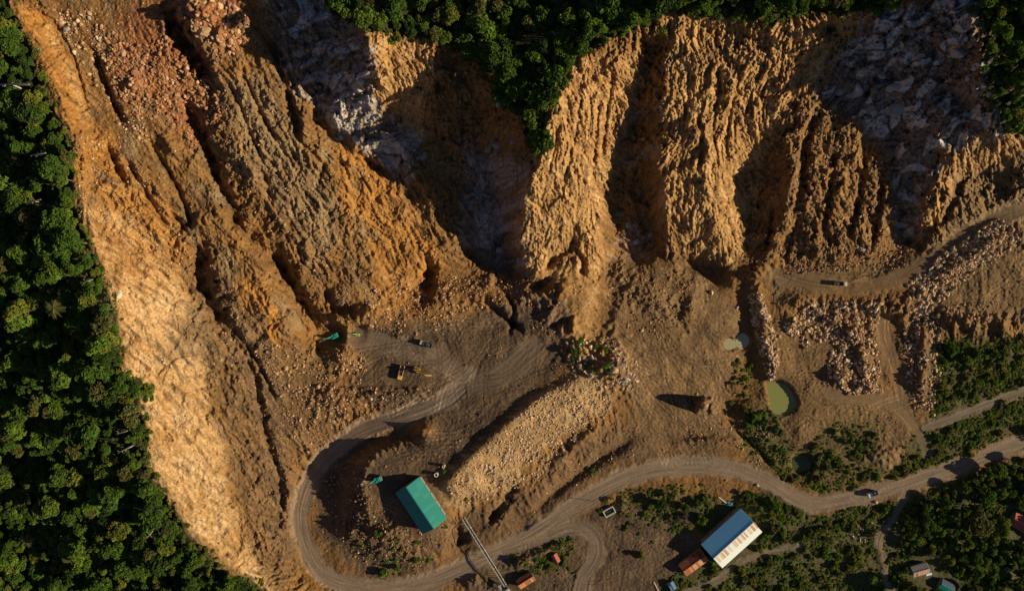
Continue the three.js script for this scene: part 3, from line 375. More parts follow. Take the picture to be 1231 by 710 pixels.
// ───────────── land meshes ─────────────
const numbers = {};
const numbered = (n) => { const c = numbers[n] = (numbers[n] ?? -1) + 1; return c ? n + '_' + String(c).padStart(3, '0') : n; };
function tag(o, label, category, group, kind) { o.userData.label = label; if (category) o.userData.category = category; if (group) o.userData.group = group; if (kind) o.userData.kind = kind; return o; }
function shade(o) { o.traverse((m) => { if (m.isMesh) { m.castShadow = true; m.receiveShadow = true; } }); return o; }
const landMat = new THREE.MeshStandardMaterial({ vertexColors: true, flatShading: true, roughness: 0.95, metalness: 0 });
landMat.name = 'earth';
{
  const axis = (a, b, lo, hi) => { const v = []; for (let x = a; x <= b; x += S) v.push(x); const pre = [], post = []; for (let x = a - 5; x > lo; x -= 5) pre.unshift(x); for (let x = v[v.length - 1] + 5; x < hi; x += 5) post.push(x); for (let d = 60, x = lo; d < 4000; d *= 1.9) pre.unshift(x -= d); for (let d = 60, x = hi; d < 4000; d *= 1.9) post.push(x += d); return [...pre, ...v, ...post]; };
  const gx = axis(-28, 1259, X0, X1), gy = axis(-28, 738, Y0, Y1), nx = gx.length, ny = gy.length, pos = new Float32Array(nx * ny * 3), col = new Float32Array(nx * ny * 3), cls = new Uint8Array(nx * ny), v = new THREE.Vector3();
  const names = ['quarry_face', 'forest_floor', 'scrub_ground', ...new Set(ROADS.map((r) => r.n))];
  for (let j = 0; j < ny; j++) for (let i = 0; i < nx; i++) {
    const px = gx[i], py = gy[j], n = j * nx + i, cx = clamp(px, X0, X1 - S), cy = clamp(py, Y0, Y1 - S), k = Math.round((cy - Y0) / S) * NX + Math.round((cx - X0) / S);
    place(px, py, hAt(px, py), v); pos.set([v.x, v.y, v.z], n * 3);
    for (let c = 0; c < 3; c++) col[n * 3 + c] = RGB[k * 3 + c];
    cls[n] = forestM[k] > 0.5 ? 1 : roadW[k] * (ROADS[roadK[k]]?.s ?? 0) > 0.3 ? names.indexOf(ROADS[roadK[k]].n) : scrubM[k] > 0.4 ? 2 : 0;
  }
  const idx = names.map(() => []);
  for (let j = 0; j < ny - 1; j++) for (let i = 0; i < nx - 1; i++) { const a = j * nx + i, b = a + 1, c = a + nx, d = c + 1, t = idx[cls[a]]; if ((i + j) & 1) t.push(a, c, b, b, c, d); else t.push(a, c, d, a, d, b); }
  const whole = new THREE.BufferGeometry(); whole.setAttribute('position', new THREE.BufferAttribute(pos, 3)); whole.setIndex(idx.flat()); whole.computeVertexNormals(); const nor = whole.attributes.normal.array;
  const text = { quarry_face: 'bare orange and tan quarry slopes and dirt floor', forest_floor: 'dark forest ground on the hills', scrub_ground: 'dark scrubby ground around the pits', haul_road: 'grey brown haul road winding round the pit', bench_road: 'dirt road along the eastern bench', pit_track: 'worn track across the pit floor', yard_track: 'looping track in the yard', footpath: 'narrow footpath through scrub', side_track: 'narrow sandy side track' };
  names.forEach((name, c) => { if (!idx[c].length) return;
    const map = new Int32Array(nx * ny).fill(-1), ids = [], ind = idx[c].map((q) => { if (map[q] < 0) { map[q] = ids.length; ids.push(q); } return map[q]; }), g = new THREE.BufferGeometry();
    const pick = (src) => { const a = new Float32Array(ids.length * 3); ids.forEach((q, w) => { a[w * 3] = src[q * 3]; a[w * 3 + 1] = src[q * 3 + 1]; a[w * 3 + 2] = src[q * 3 + 2]; }); return new THREE.BufferAttribute(a, 3); };
    g.setAttribute('position', pick(pos)); g.setAttribute('normal', pick(nor)); g.setAttribute('color', pick(col)); g.setIndex(ind);
    const m = new THREE.Mesh(g, landMat); m.name = name; m.userData.kind = 'structure'; m.userData.label = text[name]; scene.add(shade(m));
  });
}
// ───────────── rocks ─────────────
function rockShape(s, detail) {   // an angular block: a ball cut by planes, then roughened
  seed = s; const planes = []; for (let i = 0; i < 11; i++) { const n = new THREE.Vector3(rr(-1, 1), rr(-1, 1), rr(-1, 1)).normalize(); planes.push([n, rr(0.55, 0.9)]); }
  const g = new THREE.IcosahedronGeometry(1, detail), p = g.attributes.position, v = new THREE.Vector3();
  for (let i = 0; i < p.count; i++) { v.fromBufferAttribute(p, i); let k = 1; for (const [n, d] of planes) { const t = v.dot(n); if (t > d) k = Math.min(k, d / t); } v.multiplyScalar(k * (1 + 0.07 * noise(v.x * 3.1 + s, v.y * 3.1 + v.z * 2.3))); p.setXYZ(i, v.x, v.y * 0.8, v.z); }
  g.deleteAttribute('uv'); g.computeVertexNormals(); return g;
}
const smallRocks = [rockShape(11, 1), rockShape(23, 1), rockShape(37, 1)], bigRocks = [rockShape(41, 2), rockShape(59, 2), rockShape(67, 2), rockShape(73, 2)];
const TINT = { red: [0.34, 0.165, 0.075], pink: [0.46, 0.29, 0.18], tan: [0.50, 0.34, 0.18], brown: [0.27, 0.16, 0.08], dark: [0.15, 0.10, 0.065], pale: [0.58, 0.47, 0.34], grey: [0.36, 0.34, 0.33] };
const RUBBLE = [ // outline, count, metres across from / to, tints, words for the place
  [[[128, 30], [160, 55], [222, 40], [258, 105], [268, 150], [236, 172], [205, 152], [165, 140], [132, 100]], 1500, 0.7, 2.6, 'red red red pink brown', 'on the red rubble slope high in the quarry'],
  [[[195, -10], [262, -10], [300, 20], [296, 60], [262, 70], [236, 40]], 420, 0.8, 3.6, 'tan red pink red', 'among reddish rubble at the quarry top'],
  [[[60, 10], [110, 10], [160, 100], [182, 170], [150, 170], [120, 110], [92, 70]], 520, 0.6, 2.2, 'pink pale tan brown', 'on the strip of pale scree beside the red rubble'],
  [[[440, 350], [500, 335], [545, 330], [640, 340], [640, 362], [560, 372], [540, 392], [500, 402], [440, 395]], 1300, 0.6, 2.0, 'pink pink tan red brown', 'in the pinkish rubble bank above the pit floor'],
  [[[300, 420], [350, 410], [440, 440], [430, 470], [420, 520], [370, 545], [345, 520], [330, 470]], 1500, 0.5, 2.0, 'brown tan dark pink', 'on the stony slope above the haul road bend'],
  [[[380, 425], [440, 410], [440, 445], [400, 445]], 260, 0.7, 1.9, 'pink brown tan', 'on the rubble mound beside the turquoise excavator'],
  [[[375, 462], [470, 468], [522, 465], [528, 482], [505, 494], [440, 500], [400, 515], [370, 500]], 700, 0.5, 1.6, 'brown tan dark', 'on the stony berm inside the road loop'],
  [[[960, 125], [1050, 155], [1072, 210], [1085, 300], [945, 300], [945, 240]], 1900, 0.5, 2.1, 'brown tan brown dark pink', 'on the boulder strewn slope under the dark rock face'],
  [[[905, 210], [945, 200], [940, 310], [895, 330], [880, 310]], 520, 0.5, 1.8, 'brown tan dark', 'on the rubble chute beside the fluted cliff'],
  [[[935, 296], [1090, 292], [1095, 322], [940, 330]], 700, 0.6, 2.0, 'brown dark tan pink', 'at the foot of the boulder slope above the bench road'],
  [[[900, 352], [914, 350], [932, 400], [940, 452], [925, 458], [912, 420], [904, 380]], 520, 1.0, 3.0, 'pink pale tan', 'on the rock levee beside the dark trench'],
  [[[975, 362], [1060, 362], [1052, 400], [1062, 470], [1020, 476], [995, 450], [1000, 405], [970, 420], [940, 395]], 1700, 1.0, 3.2, 'tan pink tan pale dark', 'in the rubble heaps below the bench road'],
  [[[1090, 340], [1140, 300], [1200, 262], [1232, 280], [1215, 300], [1150, 345], [1112, 380], [1090, 372]], 900, 1.0, 3.2, 'tan pink pale', 'in the tan rock bank along the bench road'],
  [[[1090, 375], [1128, 372], [1135, 440], [1120, 495], [1095, 490], [1085, 420]], 520, 1.0, 2.8, 'pink tan pale dark', 'in the dark rubble below the tan rock bank'],
  [[[1130, 368], [1200, 362], [1205, 385], [1150, 392]], 160, 0.6, 1.8, 'tan pink', 'along the edge of the sandy terrace'],
  [[[535, 588], [562, 556], [640, 484], [690, 450], [740, 470], [730, 500], [690, 530], [640, 580], [560, 610]], 4600, 0.35, 1.7, 'pale pale tan tan pink', 'on the tan gravel embankment'],
  [[[668, 410], [740, 405], [770, 440], [765, 468], [735, 470], [690, 445]], 420, 0.6, 2.6, 'pale grey tan pink', 'in the pale rubble heap above the embankment'],
  [[[728, 325], [830, 325], [842, 390], [815, 392], [790, 410], [745, 390]], 700, 0.6, 1.9, 'brown red pink', 'in the rubble below the dark gully'],
  [[[232, 290], [300, 370], [345, 440], [345, 560], [352, 660], [325, 640], [316, 540], [290, 460], [250, 400]], 2000, 0.35, 1.3, 'dark brown brown tan', 'in the dark slide beside the tan slope'],
  [[[340, 300], [440, 290], [455, 350], [430, 400], [360, 390]], 1000, 0.4, 1.5, 'dark brown brown pink', 'in the dark hollow above the turquoise excavator'],
  [[[1015, 632], [1065, 625], [1068, 645], [1030, 655]], 160, 0.6, 1.6, 'pale pink grey', 'in the whitish rubble beside the footpath'],
  [[[390, 560], [430, 560], [470, 625], [530, 645], [500, 690], [430, 680], [395, 630]], 800, 0.5, 1.8, 'brown dark tan pink', 'in the rubble between the haul road and the teal roof'],
  [[[690, 505], [760, 500], [790, 530], [740, 560], [660, 600], [650, 585]], 520, 0.4, 1.4, 'brown dark tan', 'along the ditch above the haul road'],
  [[[820, 505], [880, 510], [880, 535], [820, 540]], 160, 0.4, 1.5, 'brown tan', 'on the low bank beside the haul road'],
  [[[870, 515], [925, 500], [945, 560], [920, 575], [890, 545]], 200, 0.6, 1.7, 'pale grey pink', 'among shrubs beside the green pond'],
  [[[380, 130], [430, 126], [505, 160], [512, 195], [480, 212], [430, 180]], 200, 0.6, 2.6, 'grey pale tan', 'on the pale grey rock ledge'],
  [[[985, 116], [1060, 15], [1180, 10], [1190, 120], [1130, 180], [1080, 280], [1060, 180]], 160, 0.7, 3.0, 'grey brown grey', 'on the jointed grey rock face'],
  [[[330, 0], [400, 0], [455, 110], [390, 125], [350, 100]], 120, 0.7, 3.0, 'grey brown grey', 'in the grey rock valley'],
  [[[90, 230], [215, 330], [250, 420], [275, 560], [240, 640], [180, 540], [150, 430]], 700, 0.3, 1.3, 'pale tan tan', 'on the long tan landslide slope'],
  [[[84, 165], [140, 160], [240, 300], [215, 330], [92, 235]], 700, 0.3, 1.3, 'tan brown pale', 'on the orange upper slope'],
  [[[265, 90], [330, 100], [420, 240], [385, 330], [280, 250], [250, 160]], 900, 0.3, 1.2, 'brown tan grey', 'on the grey brown slope'],
  [[[640, 120], [760, 70], [740, 200], [720, 300], [650, 330], [620, 280]], 700, 0.3, 1.0, 'tan pale brown', 'on the tan spur below the forest'],
  [[[800, 30], [1000, 30], [930, 170], [900, 300], [805, 300]], 900, 0.3, 1.0, 'tan pale brown', 'on the fluted tan cliff'],
  [[[420, 190], [500, 250], [545, 320], [470, 340], [440, 280]], 500, 0.4, 1.4, 'brown red tan', 'on the orange slope under the grey ledge'],
  [[[620, 335], [700, 330], [700, 420], [640, 400]], 350, 0.5, 1.5, 'brown red tan', 'among the orange mounds above the pit floor'],
];
const HERO = [ // large boulders of the photograph: column, row, metres across, tint
  [247, 38, 6.5, 'tan'], [254, 22, 4, 'red'], [164, 88, 5, 'red'], [148, 64, 3.5, 'pink'], [236, 52, 3.6, 'tan'], [170, 74, 3, 'pink'], [80, 35, 3.2, 'grey'], [74, 28, 2.6, 'pale'], [143, 354, 4.5, 'pale'], [165, 355, 3, 'pale'], [1078, 132, 10, 'grey'], [1010, 108, 7, 'grey'], [1150, 62, 7, 'grey'], [1073, 105, 5, 'grey'], [1120, 165, 7, 'grey'], [1060, 90, 5, 'grey'], [412, 68, 5, 'grey'], [433, 105, 5, 'pale'], [356, 42, 4, 'grey'], [375, 15, 4, 'grey'],
  [428, 168, 5, 'grey'], [468, 178, 6, 'grey'], [488, 185, 7, 'grey'], [410, 165, 4, 'grey'], [445, 172, 4, 'grey'], [697, 440, 5, 'pink'], [738, 445, 6, 'tan'], [750, 455, 5, 'grey'], [710, 452, 4, 'grey'], [697, 412, 3, 'pale'], [938, 404, 2.6, 'tan'], [990, 461, 1.8, 'tan'], [772, 397, 2.6, 'pink'], [847, 486, 5, 'tan'], [1123, 499, 3.4, 'pale'], [1107, 604, 3, 'tan'], [1053, 603, 3, 'tan'], [343, 442, 4, 'tan'], [382, 465, 3, 'pink'], [438, 487, 3.4, 'pale'], [446, 479, 2.6, 'pale'],
  [855, 352, 3.6, 'tan'], [905, 345, 3, 'grey'], [886, 370, 3, 'grey'], [985, 372, 3.6, 'tan'], [1000, 405, 3.4, 'tan'], [945, 389, 2.2, 'pale'], [960, 255, 3.5, 'tan'], [1036, 298, 5, 'grey'], [597, 175, 4, 'grey'], [617, 170, 3.6, 'grey'], [600, 125, 4, 'grey'], [530, 85, 4, 'brown'], [600, 300, 5, 'grey'], [625, 312, 5, 'grey'], [585, 290, 4, 'grey'], [765, 290, 5, 'grey'], [755, 270, 4, 'grey'], [911, 583, 2.4, 'pale'], [533, 562, 2.2, 'pale'],
];
const rockMat = new THREE.MeshStandardMaterial({ roughness: 0.95 }); rockMat.name = 'stone';
const rockMats = {}; for (const t in TINT) { const [r, g, b] = TINT[t]; rockMats[t] = [0.85, 1, 1.12].map((k) => { const m = new THREE.MeshStandardMaterial({ roughness: 0.95 }); m.color.setRGB(r * k, g * k, b * k); m.name = t + ' stone'; return m; }); }
const LANDMARKS = [[506, 607, 'the teal roofed shed'], [880, 647, 'the blue and white shed'], [834, 676, 'the rusty shed'], [733, 615, 'the concrete tank'], [668, 671, 'the red hut'], [940, 478, 'the green pond'], [885, 410, 'the pale pools'], [965, 557, 'the dark pool'], [1049, 594, 'the white cabbed truck'], [1108, 685, 'the grey roofed hut'], [1228, 630, 'the orange roofed house'], [1180, 485, 'the sandy side track'], [1075, 640, 'the footpath'], [846, 487, 'the earth pillar'], [700, 430, 'the pale rubble heap'], [84, 369, 'the coconut palm'], [30, 109, 'the long dead trunk'], [645, 185, 'the forest wedge'], [180, 466, 'the notch in the tan slope'], [1150, 400, 'the terrace edge'], [1067, 547, 'the round sand patch'], [632, 697, 'the orange shelter'], [402, 404, 'the turquoise digger'], [482, 447, 'the yellow truck'], [1011, 341, 'the bench road truck']];
const landmark = (x, y) => LANDMARKS.reduce((b, q) => { const d = Math.hypot(q[0] - x, q[1] - y); return d < b[0] ? [d, q[2]] : b; }, [1e9, ''])[1];
const WORD = { red: 'reddish', pink: 'pinkish', tan: 'tan', brown: 'brown', dark: 'dark brown', pale: 'pale', grey: 'grey' };
{
  seed = 777; const all = [];
  for (const [poly, n, a, b, tints, words] of RUBBLE) { const xs = poly.map((q) => q[0]), ys = poly.map((q) => q[1]), list = tints.split(' ');
    for (let i = 0, t = 0; i < n && t < n * 8; t++) { const x = rr(Math.min(...xs), Math.max(...xs)), y = rr(Math.min(...ys), Math.max(...ys)); if (!inPoly(poly, x, y) || noise(x / 16, y / 16) + 0.5 * noise(x / 6, y / 6) < rr(-0.7, 0.35)) continue; i++;
      const k = Math.round((y - Y0) / S) * NX + Math.round((x - X0) / S); if (roadW[k] * (ROADS[roadK[k]]?.s ?? 0) > 0.3) continue;
      all.push({ x, y, d: a + (b - a) * Math.pow(rnd(), a > 0.9 ? 2.2 : 3.2), tint: list[Math.floor(rnd() * list.length)], words }); } }
  for (let i = 0; i < 70000; i++) { const x = rr(20, 1231), y = rr(0, 710), k = Math.round((y - Y0) / S) * NX + Math.round((x - X0) / S); if (forestM[k] > 0.2 || scrubM[k] > 0.5 || roadW[k] > 0.3 || noise(x / 30, y / 30) < rr(-0.6, 0.7)) continue; all.push({ x, y, d: rr(0.22, 0.7) + (rnd() < 0.06 ? rr(0.2, 0.7) : 0), tint: ['tan', 'brown', 'pink', 'dark', 'brown'][i % 5], words: '' }); }
  all.sort((p, q) => q.d - p.d);
  const near = (x, y) => { let best = 1e9, w = ''; for (const [poly, , , , , words] of RUBBLE) { const d = -polyDist(poly, x, y); if (d < best) { best = d; w = words; } } return best < 14 ? w : 'lying alone near ' + landmark(x, y); };
  const own = [...HERO.map(([x, y, d, tint]) => ({ x, y, d, tint, words: near(x, y), hero: 1 })), ...all.slice(0, 240)], rest = all.slice(240);
  const turned = (o) => o.rotation.set(rr(-0.5, 0.5), rr(0, 6.28), rr(-0.5, 0.5));
  for (const q of own) { const tn = Math.floor(rnd() * 3), m = new THREE.Mesh(bigRocks[Math.floor(rnd() * 4)], rockMats[q.tint][tn]); m.name = numbered('boulder'); const s = q.d / 2; m.scale.set(s * rr(0.85, 1.25), s * rr(0.75, 1.05), s * rr(0.75, 1.05)); turned(m); m.position.copy(ground(q.x, q.y, s * 0.12));
    const size = q.d > 5.5 ? 'huge' : q.d > 3.6 ? 'big' : q.d > 2.5 ? 'large angular' : q.d > 2 ? 'angular' : 'small angular'; tag(m, `${size} ${['darker ', '', 'lighter '][tn]}${WORD[q.tint]} boulder ${q.words}`, 'boulder', `boulders ${q.words}`); scene.add(shade(m)); }
  const M = new THREE.Matrix4(), e = new THREE.Euler(), Q = new THREE.Quaternion(), sc = new THREE.Vector3(), c = new THREE.Color();
  smallRocks.forEach((g, v) => { const part = rest.filter((_, i) => i % 3 === v), im = new THREE.InstancedMesh(g, rockMat, part.length); im.name = numbered('loose_rubble');
    part.forEach((q, i) => { e.set(rr(0, 6.28), rr(0, 6.28), rr(0, 6.28)); Q.setFromEuler(e); const s = q.d / 2; sc.set(s * rr(0.8, 1.35), s * rr(0.7, 1.1), s * rr(0.7, 1.1)); M.compose(ground(q.x, q.y, s * 0.2), Q, sc); im.setMatrixAt(i, M); const k = rr(0.65, 1.25), t = TINT[q.tint]; c.setRGB(t[0] * k, t[1] * k * rr(0.95, 1.05), t[2] * k * rr(0.9, 1.1)); im.setColorAt(i, c); });
    tag(im, ['loose stones scattered over the bare quarry slopes', 'broken rock rubble strewn across the quarry', 'small stones and gravel on heaps and slopes'][v], 'rubble', null, 'stuff'); scene.add(shade(im)); });
}
// ───────────── trees, palms, shrubs ─────────────
function pushLeaf(P, C, x, y, z, dir, size, tone) {   // one leaf cluster: a bent four-sided blade
  const n = new THREE.Vector3(dir.x + rr(-0.7, 0.7), dir.y + rr(-0.4, 0.9), dir.z + rr(-0.7, 0.7)).normalize(), a = new THREE.Vector3(rr(-1, 1), rr(-1, 1), rr(-1, 1)).cross(n).normalize(), b = new THREE.Vector3().crossVectors(n, a), w = size * rr(0.3, 0.5), l = size * rr(0.6, 0.9), f = size * rr(0.1, 0.3);
  const v = (s, t, q) => [x + a.x * s + b.x * t + n.x * q, y + a.y * s + b.y * t + n.y * q, z + a.z * s + b.z * t + n.z * q], A = v(0, -l, -f), B = v(w, 0, f), D = v(0, l, -f), E = v(-w, 0, f);
  P.push(...A, ...B, ...D, ...A, ...D, ...E); const c = [tone[0] * rr(0.75, 1.25), tone[1] * rr(0.8, 1.2), tone[2] * rr(0.7, 1.3)]; for (let i = 0; i < 6; i++) C.push(...c);
}
const leafGeo = (P, C) => { const g = new THREE.BufferGeometry(); g.setAttribute('position', new THREE.Float32BufferAttribute(P, 3)); g.setAttribute('color', new THREE.Float32BufferAttribute(C, 3)); g.computeVertexNormals(); return g; };
function crownShape(s, { r = 3.5, tall = 0.75, base = 4, lobes = 9, per = 84, leaf = 0.8 }) {
  seed = s; const P = [], C = [], d = new THREE.Vector3();
  for (let l = 0; l < lobes; l++) { const a = rr(0, 6.28), q = l ? Math.sqrt(rnd()) * r * 0.78 : 0, R = r * rr(0.3, 0.5), cx = Math.cos(a) * q, cz = Math.sin(a) * q, cy = base + r * tall * (1 - 0.55 * (q / r) ** 2) * rr(0.7, 1.15), t = rr(0.75, 1.25);
    for (let i = 0; i < per; i++) { d.set(rr(-1, 1), rr(-0.7, 1), rr(-1, 1)); if (d.length() > 1.2) { i--; continue; } d.normalize(); const k = R * rr(0.7, 1.08); pushLeaf(P, C, cx + d.x * k, cy + d.y * k * 0.85, cz + d.z * k, d, leaf, [t * rr(0.9, 1.1), t, t * 0.9]); } }
  return leafGeo(P, C);
}
function tube(points, radii, sides = 6) {
  const P = [], I = [], up = new THREE.Vector3(0.31, 0.9, 0.3), A = new THREE.Vector3(), B = new THREE.Vector3();
  points.forEach((p, i) => { const t = new THREE.Vector3().subVectors(points[Math.min(i + 1, points.length - 1)], points[Math.max(i - 1, 0)]).normalize(); A.crossVectors(t, Math.abs(t.dot(up)) > 0.95 ? new THREE.Vector3(1, 0, 0) : up).normalize(); B.crossVectors(t, A); for (let k = 0; k < sides; k++) { const q = k / sides * Math.PI * 2; P.push(p.x + (A.x * Math.cos(q) + B.x * Math.sin(q)) * radii[i], p.y + (A.y * Math.cos(q) + B.y * Math.sin(q)) * radii[i], p.z + (A.z * Math.cos(q) + B.z * Math.sin(q)) * radii[i]); } });
  for (let i = 0; i < points.length - 1; i++) for (let k = 0; k < sides; k++) { const a = i * sides + k, b = i * sides + (k + 1) % sides; I.push(a, a + sides, b, b, a + sides, b + sides); }
  const end = (i, flip) => { for (let k = 1; k < sides - 1; k++) flip ? I.push(i, i + k + 1, i + k) : I.push(i, i + k, i + k + 1); }; end(0, false); end((points.length - 1) * sides, true);
  const g = new THREE.BufferGeometry(); g.setAttribute('position', new THREE.Float32BufferAttribute(P, 3)); g.setIndex(I); g.computeVertexNormals(); return g;
}
const V = (x, y, z) => new THREE.Vector3(x, y, z);
function trunkShape(s, r, h) { seed = s; const parts = [tube([V(0, -1, 0), V(rr(-.1, .1), h * 0.5, rr(-.1, .1)), V(rr(-.3, .3), h * 1.15, rr(-.3, .3))], [0.28, 0.2, 0.1])]; for (let i = 0; i < 5; i++) { const a = i * 1.26 + rr(-.4, .4), q = r * rr(0.4, 0.7); parts.push(tube([V(0, h * rr(0.5, 0.8), 0), V(Math.cos(a) * q * 0.5, h * 1.0, Math.sin(a) * q * 0.5), V(Math.cos(a) * q, h * 1.0 + r * 0.5, Math.sin(a) * q)], [0.12, 0.08, 0.03], 5)); } return mergeGeometries(parts); }
const leafMat = (r, g, b, name) => { const m = new THREE.MeshPhysicalMaterial({ vertexColors: true, roughness: 0.85, side: THREE.DoubleSide, transmission: 0.38, thickness: 0, specularIntensity: 0.3 }); m.color.setRGB(r, g, b); m.name = name; return m; };
const GREENS = [[0.056, 0.110, 0.018, 'dark green'], [0.090, 0.175, 0.022, 'deep green'], [0.140, 0.235, 0.026, 'bright green'], [0.205, 0.240, 0.034, 'yellowish green'], [0.160, 0.170, 0.050, 'olive green']];
const leafMats = GREENS.map(([r, g, b, n]) => leafMat(r, g, b, n + ' leaves')), leafWhite = leafMat(1, 1, 1, 'leaves');
const barkMat = new THREE.MeshStandardMaterial({ roughness: 0.95 }); barkMat.color.setRGB(0.16, 0.115, 0.075); barkMat.name = 'bark';
const paleWood = new THREE.MeshStandardMaterial({ roughness: 0.9 }); paleWood.color.setRGB(0.50, 0.44, 0.34); paleWood.name = 'bleached wood';
const crowns = [101, 102, 103, 104, 105, 106].map((s, i) => crownShape(s, { lobes: [8, 11, 13, 7, 10, 15][i], tall: [0.7, 0.9, 0.35, 1.25, 0.75, 0.55][i], base: [4, 4.4, 4.8, 3.6, 4, 4.2][i], leaf: [0.8, 0.7, 0.9, 0.75, 0.78, 0.85][i] })), trunks = [201, 202, 203].map((s) => trunkShape(s, 3.2, 4));
const bushes = [301, 302, 303, 304].map((s) => crownShape(s, { r: 1.5, base: 0.4, tall: 0.32, lobes: 6, per: 30, leaf: 0.62 })), stems = trunkShape(311, 1.2, 0.6);
function scatter(poly, gap, n, opt = () => 1) { // points at least gap metres apart
  const xs = poly.map((q) => q[0]), ys = poly.map((q) => q[1]), cells = new Map(), out = [], x0 = Math.max(X0 + 4, Math.min(...xs)), x1 = Math.min(X1 - 4, Math.max(...xs)), y0 = Math.max(Y0 + 4, Math.min(...ys)), y1 = Math.min(Y1 - 4, Math.max(...ys));
  for (let t = 0; t < n; t++) { const x = rr(x0, x1), y = rr(y0, y1); if (!inPoly(poly, x, y) || rnd() > opt(x, y)) continue; const p = ground(x, y), cx = Math.floor(p.x / gap), cz = Math.floor(p.z / gap); let ok = true; for (let j = -1; j <= 1 && ok; j++) for (let i = -1; i <= 1; i++) { const q = cells.get((cx + i) * 10000 + cz + j); if (q && q.some((w) => Math.hypot(w.x - p.x, w.z - p.z) < gap)) { ok = false; break; } } if (!ok) continue; const key = cx * 10000 + cz; (cells.get(key) ?? cells.set(key, []).get(key)).push(p); out.push({ x, y, p }); }
  return out;
}
const roadAt = (x, y) => roadW[Math.round((y - Y0) / S) * NX + Math.round((x - X0) / S)];
const whereabouts = (q) => { const P = { 'tan slope': Z.forestWest, cliffs: Z.forestNorth, 'grey rock': Z.forestEast }, e = Object.entries(P).find(([k]) => q.group.includes(k)); if (!e) return q.words; const rim = polyDist(e[1], q.x, q.y), at = rim < 16 ? 'on the forest edge' : rim < 60 ? 'just inside the forest' : 'deep in the forest';
  const by = e[0] === 'tan slope' ? (q.y < 170 ? 'beside the orange slab' : q.y < 330 ? 'beside the orange upper slope' : q.y < 470 ? 'near the coconut palm' : q.y < 600 ? 'beside the broad tan slope' : 'near the foot of the tan slope') : e[0] === 'cliffs' ? (q.x < 560 ? 'above the shaded bowl' : q.x < 700 ? 'in the wedge between two cliffs' : 'above the fluted cliff') : 'beside the shaded grey rock face'; return at + ' ' + by; };
const inFrame = (q) => q.x > -6 && q.x < 1237 && q.y > -6 && q.y < 716;
const BLOCK = [[1068, 547, 19], [84, 369, 10], [47, 641, 9], [22, 505, 8], [33, 109, 8], [20, 109, 8], [46, 110, 8], [62, 190, 7], [92, 297, 7], [158, 515, 7], [162, 535, 7], [193, 632, 7], [119, 338, 6], [58, 245, 6], [507, 607, 24], [880, 647, 34], [834, 675, 18], [1111, 685, 22], [1140, 706, 18], [1228, 630, 24], [733, 616, 10], [1045, 594, 9]];
const clearOf = (x, y) => BLOCK.every(([bx, by, r]) => Math.hypot(x - bx, y - by) > r) && PONDS.every((w) => !inPoly(w.p, x, y));
seed = 4242;
const woods = [
  [Z.forestWest, 3.5, 34000, 'in the forest beside the long tan slope', 'trees of the ridge forest beside the tan slope'],
  [Z.forestNorth, 3.5, 12000, 'in the forest above the quarry cliffs', 'trees of the forest above the cliffs'],
  [Z.forestEast, 3.5, 8000, 'in the dark forest beside the grey rock face', 'trees of the forest beside the grey rock face'],
  [[[1090, 606], [1150, 580], [1180, 564], [1231, 546], [1361, 500], [1361, 800], [1085, 800], [1080, 690], [1090, 650]], 6, 3500, 'in the woodland south of the haul road', 'trees of the woodland by the red roofed house'],
].flatMap(([poly, gap, n, words, group]) => scatter(poly, gap, n, (x, y) => (roadAt(x, y) > 0.2 || !clearOf(x, y) ? 0 : 1)).map((q) => ({ ...q, words, group, s: 0.42 + 0.7 * rnd() + (rnd() < 0.25 ? rr(0.1, 0.9) : 0), tone: [0, 0, 1, 1, 1, 1, 2, 2, 2, 3, 4][Math.floor(rnd() * 11)], v: Math.floor(rnd() * 6) })));
for (const [x, y, sz, tone] of [[793, 601, 0.85, 1], [806, 594, 0.6, 2], [822, 609, 0.8, 1], [838, 603, 0.6, 1], [843, 622, 0.75, 3], [858, 598, 0.5, 2], [812, 622, 0.55, 1], [930, 604, 0.8, 2], [924, 616, 0.7, 3], [938, 622, 0.6, 2], [895, 592, 0.5, 1], [770, 666, 0.45, 3], [1018, 520, 0.6, 1], [1030, 532, 0.5, 2], [1140, 420, 0.9, 1], [1158, 432, 0.7, 2], [1190, 425, 0.8, 1], [1212, 440, 0.7, 1], [1175, 445, 0.6, 4], [905, 500, 0.6, 2], [897, 510, 0.5, 2], [935, 540, 0.5, 1], [890, 455, 0.45, 1]]) woods.push({ x, y, p: ground(x, y), words: x < 960 && y > 580 ? 'near the blue roofed shed' : 'standing in the scrub near the ponds', group: 'single trees in the scrub', s: sz, tone, v: Math.floor(rnd() * 6), keep: 1 });
